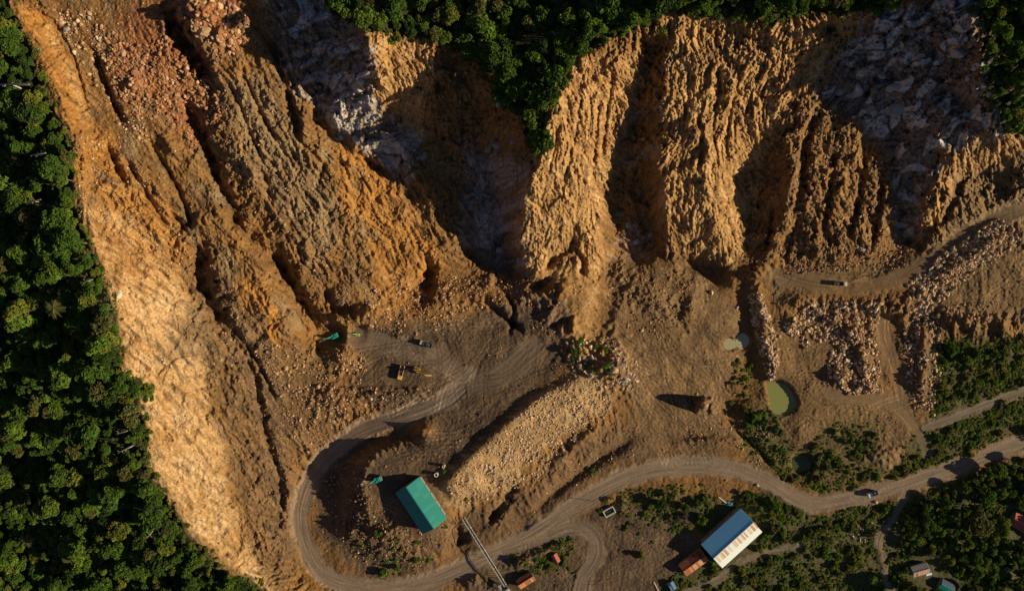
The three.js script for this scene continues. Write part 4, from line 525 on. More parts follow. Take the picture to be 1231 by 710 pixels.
{
  const order = [...woods].sort((a, b) => ((b.keep ?? 0) - (a.keep ?? 0)) || (inFrame(b) - inFrame(a)) || b.s - a.s), own = order.slice(0, 300), rest = order.slice(300);
  for (const q of own) { const t = new THREE.Group(); t.name = numbered('broadleaf_tree'); const tr = new THREE.Mesh(trunks[q.v % 3], barkMat), cr = new THREE.Mesh(crowns[q.v], leafMats[q.tone]); tr.name = 'trunk'; cr.name = 'crown'; t.add(tr, cr); t.position.copy(q.p); t.scale.set(q.s, q.s * rr(0.9, 1.2), q.s); t.rotation.y = rr(0, 6.28); tag(t, `${q.s > 1.45 ? 'broad ' : q.s < 0.8 ? 'small ' : ''}${['', 'rounded ', 'spreading ', 'tall ', '', 'lumpy '][q.v]}${GREENS[q.tone][3]} tree ${whereabouts(q)}`, 'tree', q.group); scene.add(shade(t)); }
  const M = new THREE.Matrix4(), Q = new THREE.Quaternion(), up = V(0, 1, 0), c = new THREE.Color();
  const brown = (g) => { g = g.clone(); g.setAttribute('color', new THREE.Float32BufferAttribute(new Float32Array(g.attributes.position.count * 3).fill(1), 3)); return g.toNonIndexed(); };
  const forest = (name, geos, list, label, cat, tall, lush = 1) => geos.forEach((g, v) => { const part = list.filter((q) => q.v % geos.length === v); if (!part.length) return; const im = new THREE.InstancedMesh(g, leafWhite, part.length); im.name = numbered(name); part.forEach((q, i) => { Q.setFromAxisAngle(up, rr(0, 6.28)); M.compose(q.p, Q, V(q.s, q.s * rr(0.85, 1.25) * tall, q.s)); im.setMatrixAt(i, M); const G = GREENS[q.tone]; c.setRGB(G[0] * lush, G[1] * lush, G[2] * lush); im.setColorAt(i, c); }); tag(im, label, cat, null, 'stuff'); scene.add(shade(im)); });
  forest('forest_trees', crowns.map((g, i) => { const t = brown(trunks[i % 3]); t.deleteAttribute('uv'); return mergeGeometries([g, t]); }), rest, 'dense mass of smaller green trees filling the forests', 'forest', 1);
  // shrubs and ground cover on the scrub
  seed = 5151; const scrubAt = (x, y) => { const k = Math.round((y - Y0) / S) * NX + Math.round((x - X0) / S); return roadW[k] > 0.2 || !clearOf(x, y) ? 0 : sstep(-0.2, 0.3, fbm(x / 22, y / 22, 3) + 0.08); };
  const SHRUBS = [[Z.scrubEast, 'in the scrub'], [Z.scrubPonds, 'in the scrub'], [Z.scrubSouth, 'in the scrub'], [[[720, 590], [850, 585], [850, 640], [780, 655], [720, 625]], 'beside the yard and small concrete tank'], [[[620, 660], [690, 650], [690, 690], [640, 690]], 'beside the small red roof'], [[[420, 640], [510, 650], [520, 690], [440, 692]], 'below the teal roofed shed'], [[[880, 425], [905, 430], [905, 500], [880, 500]], 'along the dark trench'], [[[670, 410], [740, 410], [735, 450], [690, 445]], 'on the pale rubble heap'], ...[Z.forestWest, Z.forestNorth, Z.forestEast].map((p, e) => [p.filter((q) => q[0] > -20 && q[1] > -20 && q[0] < 1240 && q[1] < 720), ['along the forest edge beside the tan slope', 'along the forest edge above the cliffs', 'along the forest edge beside the grey rock'][e], 1])];
  const rimBand = (line) => { const out = []; for (let i = 0; i < line.length - 1; i++) { const [ax, ay] = line[i], [bx, by] = line[i + 1], n = Math.ceil(Math.hypot(bx - ax, by - ay) / 2.2); for (let k = 0; k < n; k++) { const x = mix(ax, bx, k / n) + rr(-5, 5) + rr(-5, 5), y = mix(ay, by, k / n) + rr(-5, 5) + rr(-5, 5); if (noise(x / 14, y / 14) > -0.25 && x > 0 && y > 0) out.push({ x, y, p: ground(x, y) }); } } return out; };
  const list = SHRUBS.flatMap(([poly, words, rim], i) => (rim ? rimBand(poly) : scatter(poly, i < 3 ? 1.0 : 1.25, i < 3 ? 16000 : 260, (x, y) => scrubAt(x, y) * (i === 1 ? 0.08 : i === 0 ? 0.3 : i < 3 ? 1 : 0.5))).map((q) => ({ ...q, words, s: 0.3 + (i === 2 ? 1.7 : 1.35) * Math.pow(rnd(), 2.4), tone: [1, 2, 3, 4, 4, 3, 4][Math.floor(rnd() * 7)], v: Math.floor(rnd() * 4) })));
  for (const [x, y, s, tone] of [[846, 600, 1.9, 2], [907, 500, 2.2, 2], [900, 512, 1.8, 2], [793, 603, 2.2, 1], [822, 610, 2.2, 1], [842, 622, 2.1, 2], [770, 667, 1.8, 3], [935, 610, 2.4, 2], [925, 606, 2.2, 3], [460, 685, 2.4, 2], [478, 680, 1.9, 2], [502, 672, 1.8, 2], [455, 641, 1.7, 2], [656, 675, 1.6, 2], [1140, 420, 2.6, 1], [1160, 430, 2.2, 2], [692, 424, 1.8, 2], [535, 566, 1.2, 1], [535, 632, 1.5, 3], [794, 36, 1.6, 3], [713, 565, 1.4, 1], [560, 600, 1, 3], [1062, 610, 2, 2], [180, 466, 2, 2], [176, 530, 1.6, 1]]) list.push({ x, y, p: ground(x, y), words: 'standing out from its surroundings', s, tone, v: Math.floor(rnd() * 4) });
  list.sort((a, b) => (inFrame(b) - inFrame(a)) || b.s - a.s);
  for (const q of list.slice(0, 280)) { const t = new THREE.Group(); t.name = numbered('shrub'); const st = new THREE.Mesh(stems, barkMat), cr = new THREE.Mesh(bushes[q.v], leafMats[q.tone]); st.name = 'stem'; cr.name = 'foliage'; t.add(st, cr); t.position.copy(q.p); t.scale.setScalar(q.s); t.rotation.y = rr(0, 6.28); tag(t, `${q.s > 1.5 ? 'large ' : ''}${GREENS[q.tone][3]} shrub ${q.words}${/scrub|standing/.test(q.words) ? ' near ' + landmark(q.x, q.y) : ''}`, 'shrub', `shrubs ${q.words}`); scene.add(shade(t)); }
  const tufts = [401, 402].map((q) => crownShape(q, { r: 1.0, base: 0.15, tall: 0.15, lobes: 5, per: 13, leaf: 0.5 })), grass = [Z.scrubEast, Z.scrubPonds, Z.scrubSouth, [[700, 590], [850, 580], [870, 640], [780, 640]], [[600, 650], [690, 640], [690, 690], [620, 690]]].flatMap((poly, i) => scatter(poly, 0.8, [14000, 4000, 30000, 2500, 1500][i], (x, y) => { const k = Math.round((y - Y0) / S) * NX + Math.round((x - X0) / S); return roadW[k] > 0.25 || !clearOf(x, y) ? 0 : sstep(-0.25, 0.25, fbm(x / 30 + 3, y / 30, 3)) * (i === 1 || i > 2 ? 0.6 : 1); }).map((q) => ({ ...q, s: rr(0.5, 1.2), tone: [1, 2, 3, 3, 4, 4][Math.floor(rnd() * 6)], v: Math.floor(rnd() * 2) })));
  forest('grass', tufts, grass, 'rough green grass and weeds over the scrub ground', 'grass', 0.8, 1.3);
  forest('ground_cover', bushes, list.slice(280), 'low green weeds and undergrowth covering the scrub', 'undergrowth', 0.7, 1.2);
}
function palm(x, y, h, r, words, toneName, mat) {
  const t = new THREE.Group(), P = [], C = []; t.name = numbered('palm_tree'); const tr = new THREE.Mesh(tube([V(0, -0.6, 0), V(0.3, h * 0.5, 0.1), V(0.5, h, 0.2)], [0.24, 0.17, 0.14], 7), barkMat); tr.name = 'trunk'; t.add(tr);
  for (let i = 0; i < 15; i++) { const a = i * 2.4 + rr(-0.2, 0.2), L = r * rr(0.8, 1.05), lift = rr(0.1, 0.75), fp = [], fc = [];
    for (let k = 1; k <= 13; k++) { const q = k / 13, rad = L * q, yy = h + L * (lift * q - 0.85 * q * q), ex = 0.5 + Math.cos(a) * rad, ez = 0.2 + Math.sin(a) * rad, wl = 0.22 * L * Math.sin(Math.PI * (0.12 + 0.86 * q)) + 0.1;
      for (const sd of [-1, 1]) { const nx = -Math.sin(a) * sd, nz = Math.cos(a) * sd, fx = Math.cos(a) * 0.35 * wl, fz = Math.sin(a) * 0.35 * wl, b = L / 26; fp.push(ex - Math.cos(a) * b, yy, ez - Math.sin(a) * b, ex + Math.cos(a) * b, yy, ez + Math.sin(a) * b, ex + nx * wl + fx, yy - wl * 0.4, ez + nz * wl + fz); const c = rr(0.8, 1.2); for (let w = 0; w < 3; w++) fc.push(c, c, c); } }
    const f = new THREE.Mesh(leafGeo(fp, fc), mat); f.name = 'frond'; t.add(f); }
  t.position.copy(ground(x, y)); tag(t, words, 'palm tree'); scene.add(shade(t));
}
seed = 99; const palmMat = leafMat(0.16, 0.17, 0.045, 'palm fronds');
palm(84, 369, 13, 5.6, 'yellow green coconut palm rising above the ridge forest halfway along tan slope', '', palmMat); palm(47, 641, 12, 5.8, 'dim olive palm in the ridge forest near lower end of tan slope', '', leafMats[4]); palm(22, 505, 9, 4.5, 'small dark palm deep in the ridge forest', '', leafMats[1]); palm(827, 629, 5, 2.6, 'small bright palm between shed with blue roof and haul road', '', palmMat); palm(1180, 600, 8, 4, 'green palm in woodland beside the haul road', '', leafMats[2]); palm(1045, 693, 6, 3.4, 'green palm beside the narrow footpath in scrub', '', leafMats[2]);
function fallen(x0, y0, x1, y1, r, words) { const a = ground(x0, y0, 0), b = ground(x1, y1, 0); a.y += 9.5; b.y += 8.5; const mid = a.clone().lerp(b, 0.5); mid.y += 0.4; const o = new THREE.Group(); o.name = numbered('dead_tree'); const c = a.clone(); for (const v of [a, mid, b]) v.sub(c); const m = new THREE.Mesh(tube([a, mid, b], [r, r * 0.8, r * 0.35], 7), paleWood); m.name = 'trunk'; o.add(m);
  for (let i = 0; i < 4; i++) { const q = rr(0.45, 0.9), p = a.clone().lerp(b, q), w = new THREE.Mesh(tube([p, p.clone().add(V(rr(-1.6, 1.6), rr(0.2, 1), rr(-1.6, 1.6)))], [r * 0.4, r * 0.12], 5), paleWood); w.name = 'branch'; o.add(w); } const post = new THREE.Mesh(tube([V(mid.x, mid.y, mid.z), V(mid.x, mid.y - 12, mid.z)], [r * 0.5, r * 0.8], 6), paleWood); post.name = 'stump'; o.add(post);
  o.position.copy(c); tag(o, words, 'dead tree', 'bleached dead trunks lying in the forest edge'); scene.add(shade(o)); }
fallen(54, 110, 12, 109, 0.56, 'long white dead trunk lying level beside the orange slab'); fallen(72, 189, 52, 192, 0.44, 'short white dead trunk where orange slab narrows'); fallen(100, 290, 84, 305, 0.38, 'pale dead trunk slanting beside the upper tan slope'); fallen(165, 513, 150, 518, 0.38, 'upper of two pale dead trunks at the tan slope edge'); fallen(172, 530, 152, 540, 0.38, 'lower of two pale dead trunks at the tan slope edge'); fallen(200, 624, 186, 640, 0.38, 'thin pale dead trunk near the foot of the tan slope'); fallen(126, 336, 112, 340, 0.35, 'thin pale dead trunk near the bright coconut palm'); fallen(66, 243, 50, 247, 0.31, 'thin grey dead trunk among trees beside the tan slope');
// ───────────── water ─────────────
const waterMats = { green: [0.23, 0.26, 0.085], pale: [0.40, 0.40, 0.25], dark: [0.07, 0.08, 0.03] };
for (const w of PONDS) { const sh = new THREE.Shape(), c = place(w.p.reduce((s, q) => s + q[0], 0) / w.p.length, w.p.reduce((s, q) => s + q[1], 0) / w.p.length, w.y), mid = [0, 0]; for (const q of w.p) { mid[0] += q[0] / w.p.length; mid[1] += q[1] / w.p.length; }
  w.p.forEach(([x, y], i) => { const v = place(mid[0] + (x - mid[0]) * 1.25, mid[1] + (y - mid[1]) * 1.25, w.y); i ? sh.lineTo(v.x - c.x, -(v.z - c.z)) : sh.moveTo(v.x - c.x, -(v.z - c.z)); });
  const g = new THREE.ShapeGeometry(sh); g.rotateX(-Math.PI / 2); const mt = new THREE.MeshPhysicalMaterial({ roughness: 0.08 }); mt.color.setRGB(...waterMats[w.n]); mt.name = w.n + ' water'; const m = new THREE.Mesh(g, mt); m.name = numbered('pond_water'); m.position.copy(c); tag(m, { green: 'still opaque green pond water', pale: 'small pale murky pool', dark: 'dark green pool in scrub' }[w.n], null, null, 'structure'); scene.add(shade(m)); }
// ───────────── buildings, plant and vehicles ─────────────
const paint = (r, g, b, name, rough = 0.55, metal = 0) => { const m = new THREE.MeshStandardMaterial({ roughness: rough, metalness: metal }); m.color.setRGB(r, g, b); m.name = name; return m; };
const PT = { teal: paint(0.004, 0.235, 0.215, 'teal roofing', 0.5), white: paint(0.68, 0.78, 0.80, 'white roofing', 0.5), blue: paint(0.20, 0.58, 0.86, 'blue roofing', 0.5), wall: paint(0.30, 0.28, 0.25, 'weathered wall'), steel: paint(0.22, 0.22, 0.22, 'steel', 0.5, 0.6), pale: paint(0.55, 0.54, 0.50, 'pale concrete', 0.9), dark: paint(0.03, 0.03, 0.03, 'black rubber', 0.8), glass: paint(0.02, 0.03, 0.04, 'dark glass', 0.08), yellow: paint(0.62, 0.40, 0.03, 'yellow paint', 0.4), brightYellow: paint(0.72, 0.60, 0.04, 'bright yellow paint', 0.4), turq: paint(0.02, 0.30, 0.24, 'turquoise paint', 0.4), lime: paint(0.34, 0.52, 0.16, 'lime paint', 0.4), cream: paint(0.62, 0.55, 0.38, 'cream paint', 0.4), navy: paint(0.02, 0.06, 0.13, 'navy paint', 0.4), rust: paint(0.33, 0.11, 0.05, 'rusty sheet', 0.85), rustDarkShaded: paint(0.16, 0.06, 0.035, 'dark shaded rusty sheet', 0.9), rustPale: paint(0.50, 0.30, 0.17, 'pale rusty sheet', 0.85), sheetCream: paint(0.62, 0.52, 0.38, 'stained sheet', 0.7), red: paint(0.42, 0.07, 0.05, 'red roofing', 0.6), orange: paint(0.55, 0.22, 0.06, 'orange sheet', 0.7), grey: paint(0.32, 0.30, 0.28, 'grey sheet', 0.7), wood: paint(0.36, 0.27, 0.16, 'timber', 0.9), load: paint(0.10, 0.08, 0.06, 'load of soil', 1), chrome: paint(0.4, 0.4, 0.4, 'metal', 0.35, 0.8), belt: paint(0.05, 0.05, 0.05, 'conveyor belt', 0.8), tarp: paint(0.05, 0.20, 0.42, 'blue sheet', 0.6) };
const part = (name, geo, mat, parent) => { const m = new THREE.Mesh(geo, mat); m.name = name; parent.add(m); return m; };
const box = (w, h, d, x = 0, y = 0, z = 0, r = 0.04) => new RoundedBoxGeometry(w, h, d, 1, Math.min(r, w / 3, h / 3, d / 3)).translate(x, y, z);
const bar = (a, b, r, n = 6) => tube([a, b], [r, r], n);
function thing(name, px, py, deg, label, category, group, lift = 0, high = 0) { const o = new THREE.Group(), y = hAt(px, py); o.name = numbered(name); o.position.copy(place(px, py, y + high)).setY(y + lift); o.rotation.y = -deg * Math.PI / 180; tag(o, label, category, group); scene.add(o); return o; }
function sheet(len, run, rise, pitch = 0.76) {   // ribbed roofing: ribs run down the slope; lies from the ridge (z = 0, y = rise) to the eave (z = run, y = 0)
  const P = [], I = [], prof = [[0, 0], [0.55, 0], [0.65, 0.05], [0.85, 0.05], [1, 0]], n = Math.round(len / pitch), w = len / n, cols = []; for (let i = 0; i < n; i++) for (const [u, q] of i ? prof.slice(1) : prof) cols.push([-len / 2 + (i + u) * w, q]);
  for (const [x, q] of cols) P.push(x, rise + q, 0, x, q, run, x, rise + q - 0.06 - q, 0, x, -0.06, run); for (let i = 0; i < cols.length - 1; i++) { const a = i * 4, b = a + 4; I.push(a, a + 1, b + 1, a, b + 1, b, a + 2, b + 3, a + 3, a + 2, b + 2, b + 3, a + 1, a + 3, b + 3, a + 1, b + 3, b + 1, a, b + 2, a + 2, a, b, b + 2); }
  const e = (cols.length - 1) * 4; I.push(0, 2, 3, 0, 3, 1, e, e + 3, e + 2, e, e + 1, e + 3);
  const g = new THREE.BufferGeometry(); g.setAttribute('position', new THREE.Float32BufferAttribute(P, 3)); g.setIndex(I); return toCreasedNormals(g, 0.4);
}
function shed(o, L, W, eave, rise, matA, matB, { over = 0.6, wallMat = PT.wall, open = false, rowsA, rowsB } = {}) {   // ridge along x; slope A faces +z, slope B faces -z
  const l = L - over * 2, w = W - over * 2;
  const slopeRows = (rows, mat, flip, nm) => { const s = part(nm, sheet(L, W / 2, rise), mat, o); s.position.y = eave + 0.08; if (flip) s.rotation.y = Math.PI;
    if (rows) { for (const [z0, z1, n, mats] of rows) for (let i = 0; i < n; i++) { const f0 = z0 / (W / 2), f1 = z1 / (W / 2), g = sheet(L / n - 0.06, z1 - z0, rise * (f1 - f0), 0.6), p = part('roof_sheet', g, mats[Math.floor(rnd() * mats.length)], s); p.position.set(-L / 2 + (i + 0.5) * L / n, rise * (1 - f1) + 0.075, z0); } } };
  slopeRows(rowsA, matA, false, 'roof_slope'); slopeRows(rowsB, matB, true, 'roof_slope');
  part('ridge_cap', mergeGeometries([box(L, 0.06, 0.5, 0, eave + rise + 0.17, 0)]), matA, o);
  if (!open) { for (const z of [-1, 1]) part('wall', box(l, eave, 0.15, 0, eave / 2, z * w / 2), wallMat, o); }
  for (const x of [-1, 1]) { const s = new THREE.Shape([[-w / 2 + 0.1, 0], [w / 2 - 0.1, 0], [w / 2 - 0.1, eave - 0.05], [0, eave + rise * (1 - 2 * over / W) - 0.12], [-w / 2 + 0.1, eave - 0.05]].map((q) => new THREE.Vector2(...q))); const g = new THREE.ExtrudeGeometry(s, { depth: 0.15, bevelEnabled: false }); g.rotateY(Math.PI / 2); g.translate(x * l / 2 - 0.075, 0, 0); const gw = part('gable_wall', g, wallMat, o); if (x > 0) { part('door', box(0.12, Math.min(3.4, eave * 0.75), 3.2, l / 2 + 0.12, Math.min(3.4, eave * 0.75) / 2, 0), PT.steel, gw); } }
  for (let i = 0; i <= 5; i++) for (const z of [-1, 1]) part('post', box(0.25, eave, 0.25, -l / 2 + 0.3 + (l - 0.6) * i / 5, eave / 2, z * (w / 2 + 0.21)), PT.steel, o);
}
seed = 31337; const TEALS = [PT.teal, PT.teal, PT.teal, paint(0.008, 0.225, 0.19, 'worn teal sheet', 0.6), paint(0.012, 0.27, 0.22, 'faded teal sheet', 0.65)];
shed(thing('workshop_shed', 506, 607.5, 56.4, 'large shed with plain teal green gable roof beside the gravel embankment', 'shed', null, 0, 6), 29.5, 17.3, 5.6, 5.1, PT.teal, PT.teal, { rowsA: [[0.25, 4.4, 14, TEALS], [4.4, 8.5, 14, TEALS]], rowsB: [[0.25, 4.4, 14, TEALS], [4.4, 8.5, 14, TEALS]] });
{ const o = thing('storage_shed', 880, 647, -42.1, 'long shed with blue roof slope and rust streaked white slope', 'shed', null, 0, 7); shed(o, 33, 19.6, 6.6, 3.9, PT.white, PT.blue, { rowsA: [[0.3, 5.4, 36, [PT.sheetCream, PT.sheetCream, PT.white, PT.rustPale, PT.white]]] }); }
shed(thing('rusty_shed', 834, 676, -36, 'low long shed with rusty red sheet roof beside the blue roofed shed', 'shed', null, 0, 3), 17, 9, 2.8, 1.9, PT.rust, PT.rustDarkShaded, { rowsA: [[0.2, 4.4, 13, [PT.rust, PT.rust, PT.rustPale, PT.rustDarkShaded, PT.orange]]], rowsB: [[0.2, 4.4, 13, [PT.rustDarkShaded, PT.rustDarkShaded, PT.rust]]] });  // slope away from the sun has darker sheets, its shade put into colour
shed(thing('loader_shelter', 632, 697, -32, 'small open shelter roofed in orange rusty sheets beside the conveyor foot', 'shelter', null, 0, 3), 11, 6.4, 3.2, 1.4, PT.orange, PT.rustDarkShaded, { open: true, rowsA: [[0.2, 3.1, 8, [PT.orange, PT.rustPale, PT.orange, PT.rust]]] });  // back slope in dark sheets: the shade there is painted as colour
shed(thing('guard_hut', 668, 671, 62, 'tiny hut with bright red gable roof among shrubs beside the yard', 'hut', null, 0, 2.5), 5.6, 4, 2.3, 1.2, PT.red, PT.red, { over: 0.3 });
shed(thing('farm_hut', 1107, 685, -16, 'small grey roofed hut in the scrub south of the car', 'hut', null, 0, 3), 10.5, 7, 2.6, 1.7, PT.grey, PT.grey, { rowsA: [[0.2, 3.3, 7, [PT.grey, PT.rustPale, PT.grey, PT.rust]]] });
shed(thing('lean_to', 1117, 689, -16, 'white and blue sheet lean to against the grey roofed hut', 'lean-to', null, 0, 2), 3.6, 2.6, 1.9, 0.4, PT.white, PT.tarp, { over: 0.2 });
shed(thing('farm_hut', 1139, 705, 28, 'hut with dark blue green roof in woodland near grey roofed hut', 'hut', null, 0, 3), 9, 6.5, 2.6, 1.6, PT.turq, PT.navy, { rowsA: [[1.4, 3.0, 3, [PT.red, PT.white, PT.turq]]] });
shed(thing('village_house', 1229, 629, 32, 'house with orange red gable roof at the woodland edge', 'house', null, 0, 3.5), 13, 9, 3, 2.2, PT.orange, PT.red, { rowsA: [[0.2, 4.3, 6, [PT.orange, PT.red, PT.red]]] });
shed(thing('sheet_shelter', 808, 704, 60, 'tiny shelter of blue, white and red sheets beyond the rusty shed', 'shelter', null, 0, 2), 5, 4, 2, 0.7, PT.tarp, PT.tarp, { over: 0.3, open: true, rowsA: [[0.2, 1.9, 3, [PT.white, PT.red, PT.tarp]]] });
{ const o = thing('water_tank', 732.7, 615.3, -29, 'open rectangular concrete tank with white rim standing on the bare yard', 'tank', null, -0.1, 2), L = 7.2, W = 4.5, h = 2.1, t = 0.55; for (const s of [-1, 1]) { part('wall', box(L, h, t, 0, h / 2, s * (W - t) / 2), PT.pale, o); part('wall', box(t, h - 0.01, W - 2 * t, s * (L - t) / 2, h / 2 - 0.005, 0), PT.pale, o); } part('floor', box(L - 2 * t, 0.3, W - 2 * t, 0, 0.15, 0), PT.load, o); part('pipe', bar(V(-1.5, 0.5, 0), V(1.2, 0.9, 0.4), 0.14), PT.pale, o); }
{ const tank = (px, py, r, h, label, mat) => { const o = thing('drum_tank', px, py, 0, label, 'tank', null, -0.1, h), pts = [[0, 0], [r, 0], [r, h - 0.2], [r * 0.92, h], [r * 0.55, h + 0.05], [r * 0.55, h - 0.5], [0, h - 0.5]].map((q) => new THREE.Vector2(...q)); part('shell', new THREE.LatheGeometry(pts.slice(0, 6), 20), mat, o); part('opening', new THREE.CylinderGeometry(r * 0.54, r * 0.54, 0.08, 18).translate(0, h - 0.45, 0), PT.dark, o); part('outlet', bar(V(0, 0.4, 0), V(r + 0.5, 0.4, 0), 0.08), PT.steel, o); };  // the opening is a black disc that stands for the shade inside
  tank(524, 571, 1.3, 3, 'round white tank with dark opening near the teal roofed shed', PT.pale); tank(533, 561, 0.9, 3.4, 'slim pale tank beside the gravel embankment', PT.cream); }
{ // conveyor and its feed hopper
  const A = place(557, 622, -6.5), B = place(608, 704, -9), len = A.distanceTo(B), o = new THREE.Group(); o.name = numbered('belt_conveyor'); const g0 = hAt(583, 664); o.position.copy(A.clone().lerp(B, 0.5)).setY(g0); tag(o, 'long thin belt conveyor on trestles running from embankment to hopper', 'conveyor'); scene.add(o); const a = A.clone().sub(o.position), b = B.clone().sub(o.position), d = b.clone().sub(a).normalize(), side = V(-d.z, 0, d.x).normalize();
  const along = (t, s, up) => a.clone().lerp(b, t).addScaledVector(side, s).add(V(0, up, 0)); const strip = (s0, s1, u0, u1) => { const m = new THREE.BoxGeometry(len, u1 - u0, s1 - s0); m.applyMatrix4(new THREE.Matrix4().makeBasis(d, V(0, 1, 0).addScaledVector(d, -d.y).normalize(), side.clone())); const c = along(0.5, (s0 + s1) / 2, (u0 + u1) / 2); return m.translate(c.x, c.y, c.z); };
  part('belt', strip(-0.42, 0.42, 0.25, 0.32), PT.belt, o); for (const s of [-1, 1]) { const st = []; for (const u of [0, 0.55]) st.push(bar(along(0, s * 0.62, u), along(1, s * 0.62, u), 0.07)); for (let i = 0; i < 24; i++) st.push(bar(along(i / 24, s * 0.62, i % 2 ? 0.55 : 0), along((i + 1) / 24, s * 0.62, i % 2 ? 0 : 0.55), 0.04, 5)); part('truss', mergeGeometries(st), PT.chrome, o); part('walkway', strip(s > 0 ? 0.75 : -0.9, s > 0 ? 1.25 : -0.75, 0, 0.05), PT.pale, o); }
  for (let i = 0; i < 16; i++) part('roller', bar(along((i + 0.5) / 16, -0.55, 0.17), along((i + 0.5) / 16, 0.55, 0.17), 0.07), PT.chrome, o);
  for (const t of [0.08, 0.36, 0.64, 0.92]) { const lg = []; for (const s of [-1, 1]) { const top = along(t, s * 0.6, 0), w = top.clone().add(o.position), px = w.x / (MPP * (1 - w.y / CAM)) + CX, py = w.z / (MPP * (1 - w.y / CAM)) + CY, foot = along(t, s * 1.5, 0); foot.y = hAt(px, py) - o.position.y - 0.5; lg.push(bar(top, foot, 0.12)); } part('trestle', mergeGeometries(lg), PT.steel, o); }
  const h = thing('feed_hopper', 605, 705, 58, 'steel feed hopper with pale railings at the conveyor foot', 'hopper', null, -0.3, 4), bin = []; for (let i = 0; i < 4; i++) { const q = i * Math.PI / 2, c = Math.cos(q), s = Math.sin(q), pt = (r, y, off) => [c * r - s * off, y, s * r + c * off]; bin.push(...pt(2.2, 5, -2.2), ...pt(2.2, 5, 2.2), ...pt(0.6, 2.6, 0.6), ...pt(2.2, 5, -2.2), ...pt(0.6, 2.6, 0.6), ...pt(0.6, 2.6, -0.6)); } const bg = new THREE.BufferGeometry(); bg.setAttribute('position', new THREE.Float32BufferAttribute(bin, 3)); bg.computeVertexNormals(); const bm = PT.steel.clone(); bm.side = THREE.DoubleSide; part('bin', bg, bm, h);
  for (const x of [-2, 2]) for (const z of [-2, 2]) part('leg', box(0.3, 5.2, 0.3, x * 1.12, 2.5, z * 1.12), PT.steel, h); for (const s of [-1, 1]) { part('railing', mergeGeometries([bar(V(-2.4, 6, s * 2.4), V(2.4, 6, s * 2.4), 0.09), bar(V(-2.4, 5, s * 2.4), V(-2.4, 6, s * 2.4), 0.07), bar(V(2.4, 5, s * 2.4), V(2.4, 6, s * 2.4), 0.07)]), PT.pale, h); } part('platform', box(2.4, 0.15, 5, 3.9, 4.6, 0), PT.pale, h); part('motor', box(1.2, 0.9, 0.9, 3.9, 5.1, 1.2), PT.cream, h);
}
const wheelG = new THREE.CylinderGeometry(0.52, 0.52, 0.34, 18).rotateX(Math.PI / 2), rimG = new THREE.CylinderGeometry(0.28, 0.24, 0.37, 12).rotateX(Math.PI / 2);
function truck(px, py, deg, label, { cab = PT.yellow, bed = PT.navy, load = PT.load, L = 8, tail = PT.steel } = {}) {   // +x is the front
  const o = thing('dump_truck', px, py, deg, label, 'truck', 'trucks in the quarry', 0.02, 2), W = 2.45, x1 = L / 2; part('chassis', box(L - 0.4, 0.35, 1.0, 0, 0.85, 0), PT.dark, o);
  const s = new THREE.Shape([[x1 - 2.1, 0.75], [x1, 0.75], [x1, 1.7], [x1 - 0.25, 2.75], [x1 - 2.1, 2.85]].map((q) => new THREE.Vector2(...q))), cg = new THREE.ExtrudeGeometry(s, { depth: W - 0.2, bevelEnabled: true, bevelSize: 0.08, bevelThickness: 0.08, bevelSegments: 2 }).translate(0, 0, -(W - 0.2) / 2), cm = part('cab', cg, cab, o);
  part('windscreen', box(0.06, 0.85, W - 0.4, x1 - 0.07, 2.2, 0, 0.01).applyMatrix4(new THREE.Matrix4().makeTranslation(0.05, 0, 0)), PT.glass, cm); for (const z of [-1, 1]) { part('side_window', box(0.95, 0.7, 0.05, x1 - 1.0, 2.25, z * (W / 2 + 0.005), 0.01), PT.glass, cm); part('mirror', box(0.12, 0.4, 0.2, x1 - 0.1, 2.2, z * (W / 2 + 0.22)), PT.dark, cm); part('headlight', box(0.08, 0.2, 0.35, x1 + 0.1, 1.0, z * 0.85), PT.chrome, cm); }
  const b0 = -L / 2, b1 = x1 - 2.35, bl = b1 - b0, bc = (b0 + b1) / 2, bd = part('dump_bed', mergeGeometries([box(bl, 0.12, W, bc, 1.2, 0), box(bl, 1.3, 0.12, bc, 1.9, W / 2 - 0.06), box(bl, 1.3, 0.12, bc, 1.9, -W / 2 + 0.06), box(0.12, 1.6, W - 0.26, b1 - 0.06, 2.05, 0), box(0.9, 0.1, W - 0.1, b1 + 0.42, 2.98, 0)]), bed, o);
  part('tailgate', box(0.12, 1.25, W - 0.28, b0 + 0.07, 1.92, 0), tail, bd); if (load) part('load', new THREE.SphereGeometry(1, 14, 6, 0, Math.PI * 2, 0, Math.PI / 2).scale(bl / 2 - 0.2, 0.75, W / 2 - 0.2).translate(bc, 1.5, 0), load, bd); for (let i = 0; i < 4; i++) for (const z of [-1, 1]) part('rib', box(0.1, 1.2, 0.08, b0 + bl * (i + 0.6) / 4.4, 1.88, z * (W / 2 + 0.035)), bed, bd);
  for (const x of [x1 - 0.95, b0 + 1.0, b0 + 2.2]) for (const z of [-1, 1]) { const w = part('wheel', wheelG, PT.dark, o); w.position.set(x, 0.52, z * (W / 2 - 0.2)); part('rim', rimG, PT.chrome, w); } part('fuel_tank', new THREE.CylinderGeometry(0.28, 0.28, 1, 12).rotateZ(Math.PI / 2).translate(0.6, 0.85, W / 2 - 0.35), PT.chrome, o); return o;
}
truck(512, 413.5, 200, 'dump truck with cream cab and dark bed driving on pit floor', { cab: PT.cream, L: 7.4 });
truck(482, 447.5, 104, 'dump truck with bright yellow cab standing beside the yellow excavator', { cab: PT.brightYellow, bed: PT.rustPale, L: 8.6 });
truck(1011, 341, 3, 'dump truck with cream cab driving along the bench road', { cab: PT.cream, bed: PT.steel, L: 7.4 });
